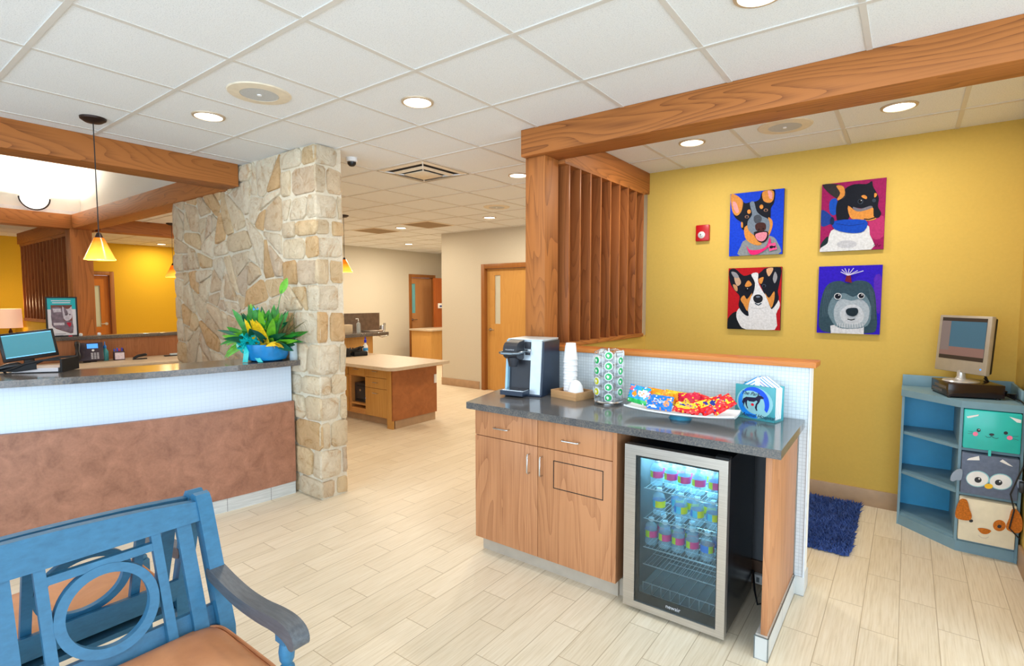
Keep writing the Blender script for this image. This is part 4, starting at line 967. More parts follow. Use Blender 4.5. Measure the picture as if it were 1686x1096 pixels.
loc(MB().box(-0.455, -0.430, 2.395, 3.035, 0.102, 0.882, bev=0.001), 'panel_board', lamZ, o)
m = MB(); m.box(-0.4735, -0.421, 2.376, 3.03, 0, 0.102); loc(m, 'tiled_plinth', base_tile, o)
m = MB()
for a in (-0.4745, -0.4215): m.box(a - 0.002, a + 0.002, 2.3745, 2.378, 0, 0.104)
m.box(-0.4765, -0.419, 2.374, 2.378, 0.100, 0.104); m.box(-0.423, -0.419, 2.376, 3.03, 0.100, 0.104)
loc(m, 'metal_edge_trim', plain('edge_trim_metal', rgb(120, 132, 138), 0.3, 0.7), o)
# ------------------------------------------------------------------ fridge
fx0, fx1, fy0, fy1 = -1.087, -0.602, 2.385, 2.90
F = thing('beverage_fridge', 'black drinks fridge with a steel-framed glass door', 'fridge', (-0.845, 2.65, 0))
m = MB(); t0 = 0.028
m.box(fx0, fx0 + t0, fy0 + 0.045, fy1, 0.03, 0.83); m.box(fx1 - t0, fx1, fy0 + 0.045, fy1, 0.03, 0.83); m.box(fx0 + t0, fx1 - t0, fy1 - t0, fy1, 0.03, 0.83)
m.box(fx0 + t0, fx1 - t0, fy0 + 0.045, fy1 - t0, 0.03, 0.055); m.box(fx0 + t0, fx1 - t0, fy0 + 0.045, fy1 - t0, 0.80, 0.83)
loc(m, 'fridge_body', plain('fridge_black_shell', rgb(20, 24, 30), 0.22, vary=0.05), F)
lin_ = plain('fridge_liner_grey', rgb(96, 110, 116), 0.5, vary=0.04)
m = MB(); a, b, c_, d_ = fx0 + t0, fx1 - t0, fy0 + 0.05, fy1 - t0
m.box(a, a + 0.003, c_, d_, 0.055, 0.80); m.box(b - 0.003, b, c_, d_, 0.055, 0.80); m.box(a, b, d_ - 0.003, d_, 0.055, 0.80); m.box(a, b, c_, d_, 0.055, 0.058); m.box(a, b, c_, d_, 0.797, 0.80)
loc(m, 'liner', lin_, F)
# door
D = loc(MB(), 'door', steel, F) if False else None
gx0, gx1, gz0, gz1 = -1.030, -0.640, 0.056, 0.785
m = MB(); O = [(fx0, 0.022), (fx1, 0.022), (fx1, 0.832), (fx0, 0.832)]; I = [(gx0, gz0), (gx1, gz0), (gx1, gz1), (gx0, gz1)]
for i in range(4):
    j = (i + 1) % 4; m.prism([(O[i][0], fy0, O[i][1]), (O[j][0], fy0, O[j][1]), (I[j][0], fy0, I[j][1]), (I[i][0], fy0, I[i][1])], (0, 0.04, 0))
D = loc(m, 'door', steel, F, smooth=False)
def sub(mb, name, mt, par=None, **k):
    o_ = mb.build(name, mt, None, **k); o_.data.transform(Matrix.Translation(-F.location)); o_.parent = par or D; return o_
sub(MB().box(gx0, gx1, fy0 + 0.004, fy0 + 0.009, gz0, gz1), 'glass_pane', doorglass)
m = MB(); bw = 0.018
m.box(gx0, gx0 + bw, fy0 + 0.010, fy0 + 0.022, gz0, gz1); m.box(gx1 - 0.006, gx1, fy0 + 0.010, fy0 + 0.022, gz0, gz1); m.box(gx0, gx1, fy0 + 0.010, fy0 + 0.022, gz0, gz0 + 0.045); m.box(gx0, gx1, fy0 + 0.010, fy0 + 0.022, gz1 - 0.012, gz1)
sub(m, 'inner_gasket', blackm)
nt = text_obj('brand_lettering', 'newair', 0.026, frameM((-0.835, fy0 + 0.003, 0.083), (1, 0, 0), (0, 0, 1)), plain('silver_print', rgb(210, 214, 220), 0.4)); nt.data.transform(Matrix.Translation(-F.location)); nt.parent = D
m = MB()
for x in (fx0 + 0.04, fx1 - 0.04):
    for y in (fy0 + 0.08, fy1 - 0.06): m.lathe([(0, 0), (0.018, 0), (0.018, 0.03), (0, 0.03)], c=(x, y, 0))
loc(m, 'feet', blackm, F); loc(MB().box(fx1 - 0.06, fx1, fy0 + 0.01, fy0 + 0.06, 0.831, 0.842, bev=0.003), 'top_hinge', blackm, F)
wire = plain('shelf_wire', rgb(206, 214, 218), 0.3, 0.6)
def wshelf(z):
    m = MB(); yy = fy0 + 0.085
    for y in (yy, yy + 0.13, yy + 0.26, fy1 - 0.05): m.tube([(gx0 + 0.01, y, z), (gx1 + 0.005, y, z)], 0.0028 if y == yy else 0.002, 6)
    for i in range(20):
        x = gx0 + 0.015 + i * 0.0195; m.tube([(x, yy, z), (x, fy1 - 0.05, z)], 0.0013, 5)
    loc(m, 'wire_shelf', wire, F)
for z in (0.600, 0.447, 0.300, 0.212): wshelf(z)
m = MB(); yy = fy0 + 0.085; za, zb_ = 0.118, 0.062
for z in (za, zb_): m.tube([(gx0 + 0.01, yy, z), (gx1 + 0.005, yy, z)], 0.0026, 6); m.tube([(gx0 + 0.01, fy1 - 0.06, z), (gx1, fy1 - 0.06, z)], 0.002, 6)
for i in range(9): x = gx0 + 0.012 + i * 0.0465; m.tube([(x, yy, zb_), (x, yy, za)], 0.0024, 6); m.tube([(x, yy, zb_), (x, fy1 - 0.06, zb_)], 0.0014, 5)
loc(m, 'wire_basket', wire, F)
add_light('AREA', 'fridge_led', (-0.845, 2.62, 0.785), 10, (0.45, 0.84, 1.0), shape='RECTANGLE', size=0.36, size_y=0.2)
# bottles
capw = plain('bottle_cap_white', rgb(226, 236, 242), 0.4); lbB = plain('label_blue', rgb(40, 130, 220), 0.4)
def bottle(name, lab, c1, c2, grp):
    t_ = thing(name, lab, 'bottle', (0, 0, 0), 0, grp)
    MB().lathe([(0, 0.003), (0.026, 0), (0.031, 0.006), (0.031, 0.025), (0.029, 0.028), (0.031, 0.033), (0.031, 0.085), (0.027, 0.100), (0.013, 0.114), (0.012, 0.120)], seg=20).build('bottle_body', bottlem, t_)
    MB().lathe([(0, 0.134), (0.0135, 0.134), (0.014, 0.120), (0.010, 0.117)], seg=16).build('cap', capw, t_)
    m = MB(); m.lathe([(0.0316, 0.042), (0.0318, 0.075)], seg=14, arc=(-PI * 0.55, PI * 0.25), mat=0); m.lathe([(0.0316, 0.042), (0.0318, 0.075)], seg=8, arc=(-PI * 0.8, -PI * 0.55), mat=1); m.lathe([(0.0316, 0.042), (0.0318, 0.075)], seg=8, arc=(PI * 0.25, PI * 1.2), mat=2)
    m.build('label_wrap', [c1, c2, lbB], t_); return t_
pink = plain('label_pink', rgb(236, 70, 140), 0.4); lime = plain('label_lime', rgb(196, 226, 60), 0.4); yel = plain('label_yellow', rgb(232, 220, 30), 0.4); cyanl = plain('label_cyan', rgb(70, 190, 220), 0.4)
bp = bottle('water_bottle', 'small water bottle with a pink label, front row of the top fridge shelf', pink, lime, 'pink-labelled bottles at the front of the top fridge shelf')
by = bottle('water_bottle', 'small water bottle with a yellow label, front row of the middle fridge shelf', yel, cyanl, 'yellow-labelled bottles at the front of the middle fridge shelf')
first = {'p': True, 'y': True}
def place(k, src, x, y, z, rz, label, grp):
    if first[k]: src.location = (x, y, z); src.rotation_euler = (0, 0, rz); src['label'] = label; src['group'] = grp; first[k] = False
    else: dup(src, (x, y, z), rz, label, grp)
rb = random.Random(11)
L1 = 'small water bottle with a pink label, front row of the top fridge shelf'; G1 = 'front bottles of the top fridge shelf'
xs_ = [-0.985, -0.915, -0.846, -0.775, -0.700]
for x in xs_: place('p', bp, x, 2.545 + rb.uniform(-.006, .006), 0.603, rb.uniform(-.5, .2), L1, G1)
for x in xs_: place('p', bp, x + 0.01, 2.63, 0.603, rb.uniform(-2, 2), 'small water bottle standing in the second row of the top fridge shelf', 'back bottles of the top fridge shelf')
for i, x in enumerate([-0.975, -0.860, -0.780, -0.705]): place('y', by, x, 2.545 + (0.0 if i else 0.01), 0.45, rb.uniform(-.1, .5), 'small water bottle with a yellow label, front row of the middle fridge shelf', 'front bottles of the middle fridge shelf')
for x in (-0.905, -0.83, -0.745): place('y', by, x, 2.625, 0.45, rb.uniform(-1, 1), 'small water bottle behind the front row of the middle fridge shelf', 'back bottles of the middle fridge shelf')
for i, x in enumerate([-1.000, -0.928, -0.862, -0.793, -0.722]): place('p', bp, x, 2.520, 0.303, rb.uniform(.0, .5) if i < 4 else 1.4, 'small water bottle with a pink label, front row of the lowest filled fridge shelf', 'front bottles of the lowest filled fridge shelf')
for x in (-0.965, -0.89, -0.82, -0.69): place('p', bp, x, 2.597, 0.303, rb.uniform(-2, 2), 'small water bottle behind the front row of the lowest filled fridge shelf', 'back bottles of the lowest filled fridge shelf')
# power strip
t_ = thing('power_strip', 'white power strip on the wall in the gap beside the fridge', 'power strip', (-0.54, 3.0, 0.02))
MB().box(-0.07, 0.06, -0.02, 0.013, 0.0, 0.05, bev=0.004).build('housing', whitep, t_)
m = MB()
for i in range(4): m.box(-0.055 + i * 0.028, -0.04 + i * 0.028, -0.0215, -0.0198, 0.012, 0.038)
m.build('sockets', plain('socket_grey', rgb(120, 124, 128), 0.5), t_)
o = MB().tube([(-0.60, 2.92, 0.12), (-0.575, 2.85, 0.05), (-0.55, 2.80, 0.008), (-0.50, 2.82, 0.03), (-0.47, 2.9, 0.012), (-0.50, 2.985, 0.08)], 0.005, 8).build('power_cord', blackp); o.data.transform(Matrix.Translation(-F.location)); o.parent = F

# ------------------------------------------------------------------ coffee maker
K = thing('coffee_maker', 'silver and black single-cup coffee machine on the counter', 'coffee machine', (-1.965, 2.84, 0.922), math.radians(8))
silver = plain('silver_plastic', rgb(186, 196, 204), 0.3, 0.35); navy = plain('navy_plastic', rgb(26, 42, 64), 0.3); dk = plain('charcoal_plastic', rgb(40, 42, 50), 0.45)
def side_prof(pts, x0, x1, mt, name, par=K, bevel=None):
    m = MB(); m.prism([(x0, y, z) for y, z in pts], (x1 - x0, 0, 0)); return m.build(name, mt, par)
# right silver flank, tapering upward; body behind
side_prof([(-0.115, 0.015), (0.16, 0.015), (0.16, 0.352), (-0.085, 0.352)], 0.05, 0.122, silver, 'silver_flank')
side_prof([(-0.105, 0.012), (0.165, 0.012), (0.165, 0.345), (-0.07, 0.345)], 0.1221, 0.132, navy, 'reservoir_side')
side_prof([(-0.115, 0.015), (0.16, 0.015), (0.16, 0.352), (-0.085, 0.352)], -0.128, -0.112, plain('pale_blue_edge', rgb(150, 196, 222), 0.25), 'left_edge')
side_prof([(-0.085, 0.015), (0.16, 0.015), (0.16, 0.352), (0.0, 0.352), (0.0, 0.225), (-0.07, 0.225)], -0.112, 0.05, dk, 'rear_body')
side_prof([(-0.085, 0.225), (0.0, 0.225), (0.0, 0.352), (-0.075, 0.352)], -0.112, 0.05, silver, 'upper_fascia')
MB().box(-0.125, 0.128, -0.08, 0.16, 0.35, 0.36, bev=0.004).build('top_lid', plain('silver_light', rgb(206, 216, 222), 0.3, 0.2), K)
side_prof(smoothpoly([(-0.085, 0.235), (-0.17, 0.245), (-0.19, 0.285), (-0.17, 0.335), (-0.10, 0.350), (-0.08, 0.345)], 3), -0.10, -0.005, dk, 'brew_head')
MB().lathe([(0, 0.185), (0.026, 0.187), (0.036, 0.225), (0.038, 0.245)], c=(-0.052, -0.14, 0), seg=24).build('spout', dk, K)
m = MB(); m.tube([(-0.115, -0.12, 0.282), (-0.115, -0.20, 0.277), (-0.09, -0.222, 0.276), (-0.02, -0.222, 0.276), (0.008, -0.19, 0.277), (0.008, -0.10, 0.282)], 0.0085, 10); m.build('lift_handle', plain('handle_grey', rgb(120, 132, 142), 0.25, 0.6), K)
MB().box(0.0, 0.042, -0.0875, -0.074, 0.298, 0.342, bev=0.002).build('display_panel', dk, K); MB().box(-0.004, 0.045, -0.088, -0.074, 0.283, 0.294, bev=0.002).build('chrome_strip', chrome, K); MB().box(0.005, 0.038, -0.088, -0.074, 0.258, 0.276, bev=0.002).build('button_panel', dk, K)
m = MB(); m.prism([(-0.115, -0.20, 0.012), (0.045, -0.20, 0.012), (0.055, -0.10, 0.0), (0.055, 0.0, 0.0), (-0.115, 0.0, 0.0), (-0.115, -0.10, 0.0)][:2] + [(0.055, 0.0, 0.012), (-0.115, 0.0, 0.012)], (0, 0, 0.028)); m.build('drip_tray', navy, K)
MB().box(-0.105, 0.045, -0.19, -0.02, 0.04, 0.044).build('drip_grate', chrome, K)
MB().box(-0.128, 0.132, -0.115, 0.165, 0.0, 0.015, bev=0.003).build('base_plate', navy, K)
tx = text_obj('brand_lettering', 'KEURIG', 0.018, frameM((-0.052, -0.188, 0.300), (1, 0, 0), (0, 0.28, 1)), plain('silver_print', rgb(210, 214, 220), 0.4), K)
# wooden tray with cups
t_ = thing('wooden_tray', 'small square wooden tray holding foam cups', 'tray', (-1.665, 2.87, 0.922), math.radians(-12))
m = MB()
for q in ((-.105, .105, -.088, -.078), (-.105, .105, .078, .088), (-.105, -.095, -.078, .078), (.095, .105, -.078, .078)): m.box(q[0], q[1], q[2], q[3], 0, 0.048, bev=0.001)
m.box(-.095, .095, -.078, .078, 0, 0.006); m.build('tray_body', bamboo, t_)
c1 = MB(); r0 = 0.0
prof = [(0, 0.0)]
n_ = 16
prof = [(0.0, 0.0), (0.044, 0.0)]
for i in range(n_):
    z = 0.012 + i * 0.0125; prof += [(0.044, z), (0.0425, z + 0.002), (0.0435, z + 0.0115)]
zt = 0.012 + n_ * 0.0125
prof += [(0.043, zt), (0.031, zt + 0.10), (0.029, zt + 0.102), (0.0, zt + 0.102)]
# stack is one column of nested cups; each cup visible as a rim
cup0 = None
for i in range(14):
    z = 0.9285 + i * 0.0175
    if cup0 is None:
        cup0 = MB().lathe([(0.042, 0.0), (0.044, 0.002), (0.042, 0.006), (0.031, 0.105), (0.0, 0.105), (0.0, 0.102), (0.029, 0.102), (0.040, 0.0)], seg=28).build('foam_cup', foam); tag(cup0, 'white foam cup in the upside-down stack beside the coffee machine', 'cup', 'stacked foam cups in the wooden tray'); cup0.location = (-1.695, 2.89, z)
    else:
        o = cup0.copy(); COL.objects.link(o); o.location = (-1.695 + 0.0006 * i * (1 if i % 2 else -1) * 0.3, 2.89, z)
o = MB().lathe([(0.045, 0.0), (0.047, 0.003), (0.046, 0.03), (0.040, 0.055), (0.026, 0.074), (0.010, 0.082), (0.0, 0.083)], seg=28).build('cup_lid', foam); o.location = (-1.622, 2.832, 0.9285); o.scale = (1.05, 1.05, 1.35); tag(o, 'white domed lid lying in front of the foam cup stack', 'lid')
# pod carousel
t_ = thing('pod_carousel', 'chrome wire carousel for coffee pods on the counter', 'pod rack', (-1.405, 2.84, 0.922))
m = MB(); R0 = 0.082
m.lathe([(0, 0.008), (R0, 0.008), (R0 + 0.004, 0.014), (R0, 0.02), (0, 0.02)], seg=40); m.lathe([(0.0, 0), (0.05, 0), (0.05, 0.008), (0, 0.008)], seg=24); m.build('base', chrome, t_)
MB().tube([(0, 0, 0.02), (0, 0, 0.325)], 0.006, 10).build('centre_pole', chrome, t_)
m = MB()
for k in range(7):
    a0 = 2 * PI * k / 7 - 1.11 + PI / 7
    m.tube([(R0 * math.cos(a0), R0 * math.sin(a0), 0.015), (R0 * math.cos(a0), R0 * math.sin(a0), 0.305), (R0 * 0.6 * math.cos(a0), R0 * 0.6 * math.sin(a0), 0.322), (0, 0, 0.318)], 0.0018, 6)
for z in (0.09, 0.165, 0.24, 0.305): m.tube([(R0 * math.cos(2 * PI * k / 40), R0 * math.sin(2 * PI * k / 40), z) for k in range(41)], 0.0018, 6)
m.build('wire_cage', chrome, t_)
gpod = plain('pod_green', rgb(24, 176, 92), 0.35, vary=0.25, scale=120); ypod = plain('pod_yellow', rgb(206, 208, 20), 0.35, vary=0.25, scale=120)
def pod(matc, name_lab, grp):
    t2 = thing('coffee_pod', name_lab, 'coffee pod', (0, 0, 0), 0, grp)
    MB().lathe([(0, -0.002), (0.023, -0.002), (0.0255, 0.0), (0.023, 0.003), (0.0225, 0.004), (0.018, 0.042), (0, 0.042)], axis='X', seg=24).build('cup', plain('pod_cup_white', rgb(214, 222, 226), 0.35), t2)
    MB().lathe([(0, -0.0032), (0.019, -0.0032), (0.0195, -0.0022)], axis='X', seg=24).build('foil_lid', matc, t2)
    MB().poly([(-0.0038, 0.004 * 2, 0.010), (-0.0038, 0.012, 0.0), (-0.0038, 0.004, -0.011), (-0.0038, -0.002, -0.006), (-0.0038, -0.004, 0.004)]).build('printed_mark', whitep, t2)
    return t2
pg = pod(gpod, '', 'g'); py_ = pod(ypod, '', 'y'); fg = [True, True]
for k in range(7):
    a = 2 * PI * k / 7 - 1.11 - 2 * PI / 7
    rows = [0.046 + 0.061 * i for i in range(5)] if k % 2 == 1 else [0.076 + 0.061 * i for i in range(4)]
    for i, z in enumerate(rows):
        isy = (k == 0 and i < 2)
        src = py_ if isy else pg
        lab = 'yellow-lidded coffee pod low on the left of the carousel' if isy else 'green-lidded coffee pod in the chrome carousel'
        grp = 'yellow coffee pods in the carousel' if isy else 'green coffee pods in the carousel'
        lc = (-1.405 + (R0 + 0.003) * math.cos(a), 2.84 + (R0 + 0.003) * math.sin(a), 0.922 + z); rot = (0, 0, a + PI)
        ix = 1 if isy else 0
        if fg[ix]: src.location = lc; src.rotation_euler = rot; src['label'] = lab; src['group'] = grp; fg[ix] = False
        else: dup(src, lc, rot, lab, grp)
# platter with snack packs
t_ = thing('serving_platter', 'long white ceramic platter on a low foot, full of snack packs', 'platter', (-0.925, 2.70, 0.922), math.radians(4))
m = MB(); N = 20; Wd = 0.105; Lh = 0.275
def pz_(u): return 0.032 + 0.014 * abs(u) ** 2.2
rows = []
for i in range(N + 1):
    u = -1 + 2 * i / N; wd = Wd * (1 - 0.18 * abs(u) ** 3); z = pz_(u); x = u * Lh
    rows.append([(x, -wd, z + 0.012), (x, -wd * 0.8, z + 0.003), (x, 0, z), (x, wd * 0.8, z + 0.003), (x, wd, z + 0.012), (x, wd, z + 0.004), (x, wd * 0.8, z - 0.006), (x, 0, z - 0.009), (x, -wd * 0.8, z - 0.006), (x, -wd, z + 0.004)])
vr = [[m.bm.verts.new(p) for p in r_] for r_ in rows]
for i in range(N):
    for k in range(10): m.bm.faces.new([vr[i][k], vr[i][(k + 1) % 10], vr[i + 1][(k + 1) % 10], vr[i + 1][k]])
m.bm.faces.new(vr[0]); m.bm.faces.new(vr[-1][::-1]); m.build('dish', plain('glazed_white', rgb(240, 244, 246), 0.12, vary=0.01), t_)
MB().lathe([(0, 0), (0.06, 0), (0.055, 0.006), (0.045, 0.026), (0, 0.026)], seg=28).build('foot', plain('foot_teal', rgb(70, 150, 178), 0.15), t_)  # foot in one even teal
def pack(name, label, matl, c_, sz, rot, decos, word=None, wcol=None, cat='snack pack'):
    t2 = thing(name, label, cat, c_); t2.rotation_euler = rot; L_, Hh = sz; m = MB(); NX, NY = 18, 12; g = {}; rk = random.Random(label)
    for sgn in (1, -1):
        for i in range(NX + 1):
            for j in range(NY + 1):
                u, v_ = -1 + 2 * i / NX, -1 + 2 * j / NY
                bulge = 0.013 * max(0, (1 - abs(u) ** 2.6)) ** 0.6 * max(0, (1 - abs(v_) ** 4)) ** 0.6 * (1 + 0.18 * math.sin(9 * u + 4 * v_ + L_ * 99)) + 0.0035 * mn.noise(Vector((u * 3 + len(label), v_ * 3, sgn)))
                zig = 0.002 * (1 if j % 2 else -1) if abs(u) == 1 else 0
                g[(sgn, i, j)] = m.bm.verts.new((u * L_ / 2 + zig, -sgn * bulge, v_ * Hh / 2))
        for i in range(NX):
            for j in range(NY):
                q = [g[(sgn, i, j)], g[(sgn, i + 1, j)], g[(sgn, i + 1, j + 1)], g[(sgn, i, j + 1)]]
                f = m.bm.faces.new(q if sgn > 0 else q[::-1])
                ci = 0
                uu, vv = -1 + 2 * (i + .5) / NX, -1 + 2 * (j + .5) / NY
                for k, (cu, cv, ru, rv) in enumerate(decos):
                    if ((uu - cu) / ru) ** 2 + ((vv - cv) / rv) ** 2 < 1: ci = k + 1
                if rk.random() < 0.16: ci = rk.randrange(len(matl))
                f.material_index = ci
    m.build('wrapper', matl, t2, doubles=True)
    if word:
        tt = text_obj('wrapper_print', word, Hh * 0.34, frameM((0.0, -0.0165, 0.004), (1, 0, 0), (0, 0, 1)), wcol, t2, shear=0.2)
    return t2
W = lambda n_, *c_: plain(n_, rgb(*c_), 0.25, vary=0.08, scale=80)
blue = W('pack_blue', 20, 120, 226); sky = W('pack_sky', 40, 160, 238); grn = W('pack_green', 40, 186, 90); org = W('pack_orange', 250, 150, 20); red = W('pack_red', 232, 30, 36); crim = W('pack_crimson', 210, 20, 60); gold = W('pack_gold', 240, 200, 50); wht = W('pack_white', 236, 240, 248); tanp = W('pack_tan', 222, 150, 96); pnk = W('pack_pink', 240, 90, 130); navyp = W('pack_navy', 20, 50, 140)
PX, PY, PZ = -0.925, 2.70, 0.922
def pk(x, y, z, sz, rx, ry, rz, lab, mats, decos, word=None, wc=None): pack('snack_pack', lab, mats, (PX + x, PY + y, PZ + z), sz, (rx, ry, rz), decos, word, wc)
pk(-0.205, -0.055, 0.107, (0.125, 0.095), -0.25, 0.10, -0.15, 'light blue snack pack with a green band at the left end of the platter', [sky, grn, wht, org, pnk], [(0, -0.8, 1.2, 0.35), (0.5, 0.25, 0.5, 0.42), (-0.3, 0.0, 0.22, 0.3), (-0.7, 0.6, 0.2, 0.3)])
pk(-0.085, -0.070, 0.082, (0.135, 0.078), -0.45, 0.03, 0.02, 'dark blue cookie snack pack at the front middle of the platter', [blue, tanp, wht, tanp], [(0.55, -0.1, 0.25, 0.4), (-0.5, -0.7, 0.4, 0.2), (0.75, 0.5, 0.2, 0.25)], 'Chips', wht)
pk(-0.12, -0.005, 0.098, (0.12, 0.085), -0.3, 0.1, 0.1, 'orange snack pack behind the dark blue one', [org, gold], [(0, 0, 0.4, 0.5)])
pk(-0.045, 0.035, 0.093, (0.12, 0.08), -0.4, 0.05, -0.1, 'orange and gold snack pack at the back of the platter', [gold, org], [(0.2, 0, 0.5, 0.6)])
pk(0.035, 0.025, 0.093, (0.11, 0.08), -0.4, -0.1, 0.15, 'crimson snack pack standing at the back middle of the platter', [crim, gold], [(-0.2, -0.3, 0.3, 0.4)])
pk(0.085, 0.05, 0.090, (0.10, 0.075), -0.5, 0.2, -0.1, 'bright red snack pack tucked behind the crimson one', [red, crim], [(0, 0.2, 0.5, 0.4)])
pk(0.055, -0.065, 0.072, (0.13, 0.075), -0.95, 0.05, 0.05, 'yellow and red snack pack lying at the front right of the platter', [red, gold, tanp, navyp], [(-0.1, 0.15, 0.85, 0.65), (0.2, 0.1, 0.3, 0.3), (-0.4, 0.2, 0.2, 0.2)])
pk(0.12, -0.03, 0.083, (0.13, 0.075), -0.85, -0.35, 0.35, 'red and gold snack pack angled over the front right pack', [red, gold, navyp], [(0, 0.1, 0.8, 0.6), (0.3, 0.0, 0.2, 0.35)])
pk(0.165, -0.02, 0.090, (0.13, 0.075), -0.8, -0.5, 0.5, 'red snack pack with a dark blue oval near the right end', [red, gold, navyp], [(-0.1, 0.1, 0.5, 0.5), (0.1, 0.1, 0.2, 0.4)])
pk(0.205, 0.0, 0.095, (0.12, 0.07), -0.7, -0.55, 0.6, 'rightmost red snack pack sticking out over the platter end', [red, gold], [(0.3, -0.2, 0.3, 0.4)])
# napkin holder
t_ = thing('napkin_holder', 'aqua glass napkin holder with a dog and crescent emblem', 'napkin holder', (-0.598, 2.935, 0.922), math.radians(-14))
hwid, hh = 0.102, 0.175
MB().box(-hwid, hwid, -0.052, -0.040, 0, hh, bev=0.002).build('front_panel', aqua, t_)
MB().box(-hwid, hwid, 0.040, 0.052, 0, hh, bev=0.002).build('back_panel', aqua, t_); MB().box(-hwid, hwid, -0.040, 0.040, 0, 0.008).build('base', aqua, t_)
nm = [plain('napkin_white', rgb(244, 246, 250), 0.8, vary=0.01), plain('napkin_blue_stripe', rgb(40, 150, 220), 0.8), plain('napkin_lilac_stripe', rgb(150, 140, 210), 0.8)]
fz = lambda x, y: (-hwid + 2 * hwid * (x - 90) / 720, hh * (1 - (y - 190 - (x - 90) * 0.17) / 760))
em = [plain('emblem_blue', rgb(10, 86, 226), 0.4), plain('emblem_light_blue', rgb(20, 140, 240), 0.4), plain('emblem_navy', rgb(16, 24, 60), 0.4), plain('emblem_red', rgb(230, 20, 50), 0.4), plain('emblem_pane', rgb(146, 204, 212), 0.3)]
def crescent(cx_, cy_, r, cx2, cy2, r2, a0, a1, n=24):
    o_ = [(cx_ + r * math.cos(a0 + (a1 - a0) * i / n), cy_ + r * math.sin(a0 + (a1 - a0) * i / n)) for i in range(n + 1)]
    b0 = math.atan2(o_[-1][1] - cy2, o_[-1][0] - cx2); b1 = math.atan2(o_[0][1] - cy2, o_[0][0] - cx2)
    if b0 < b1: b0 += 2 * PI
    return o_ + [(cx2 + r2 * math.cos(b0 + (b1 - b0) * i / n), cy2 + r2 * math.sin(b0 + (b1 - b0) * i / n)) for i in range(1, n)]
cc_ = (-0.004, 0.088); r_ = 0.080
m = MB(); yy = -0.0525
LL = [(4, ell(0, 0.088, 0.094, 0.080, 30)),
      (0, crescent(cc_[0], cc_[1], r_, cc_[0] - 0.014, cc_[1] - 0.012, r_ * 0.90, -0.55, 2.35)),
      (1, crescent(cc_[0], cc_[1], r_, cc_[0] + 0.012, cc_[1] + 0.012, r_ * 0.88, 2.2, 5.0))]
hpts = [(250, 640), (225, 610), (245, 530), (300, 490), (380, 495), (470, 500), (520, 455), (570, 460), (625, 505), (600, 530), (565, 525), (545, 600), (505, 660), (500, 740), (515, 785), (490, 785), (465, 720), (480, 640), (510, 590), (490, 565), (440, 595), (350, 585), (330, 560), (315, 600), (320, 680), (345, 745), (325, 740), (295, 660), (280, 600), (255, 680), (240, 730)]
hf = lambda x, y: (-hwid + 2 * hwid * (x - 90) / 720, hh * (1 - (y - 200 - (x - 90) * 0.13) / 740))
LL += [(2, [hf(*p) for p in hpts]), (3, ell(*hf(420, 655), 0.008, 0.007, 12))]
for i, (mi, pts) in enumerate(LL): m.poly([(p[0], yy - 0.0004 * i, p[1]) for p in pts], mi)
m.build('emblem', em, t_, smooth=False)
text_obj('script_lettering', 'The Park', 0.026, frameM((-0.022, -0.0545, 0.133), (1, 0, 0), (0, 0, 1)), em[2], t_, shear=0.4)
text_obj('script_lettering', 'Animal Hospital', 0.026, frameM((0.02, -0.0545, 0.022), (1, 0, 0), (0, 0, 1)), em[2], t_, shear=0.4)
for i in range(4):
    y = -0.030 + i * 0.020; m = MB()
    hz = 0.19 + 0.004 * (i % 2)
    prof2 = [(-hwid * 0.92, 0.009), (hwid * 0.92, 0.009), (hwid * 0.95, hz - 0.03), (0.02, hz + 0.022), (-0.01, hz + 0.018), (-hwid * 0.9, hz - 0.035)]
    m.prism([(a, y, b) for a, b in prof2], (0, 0.014, 0))
    for k, (u0, u1) in enumerate(((-0.085, -0.010), (0.015, 0.085))):
        for j in range(3):
            s_ = 1 if k == 0 else -1; z0_ = hz - 0.03 - j * 0.016
            m.poly([(u0, y - 0.0006, z0_ + (0 if s_ > 0 else 0.048)), (u1, y - 0.0006, z0_ + (0.048 if s_ > 0 else 0)), (u1, y - 0.0006, z0_ + (0.053 if s_ > 0 else 0.005)), (u0, y - 0.0006, z0_ + (0.005 if s_ > 0 else 0.053))], 1 + (j == 1 and k))
    o = m.build('paper_napkin', nm, None, smooth=False); o.location = t_.location; o.rotation_euler = t_.rotation_euler
    tag(o, ['striped paper napkin stack nearest the front panel of the holder', 'striped paper napkin stack second from the front panel', 'striped paper napkin stack third from the front panel', 'striped paper napkin stack against the back panel of the holder'][i], 'napkins')
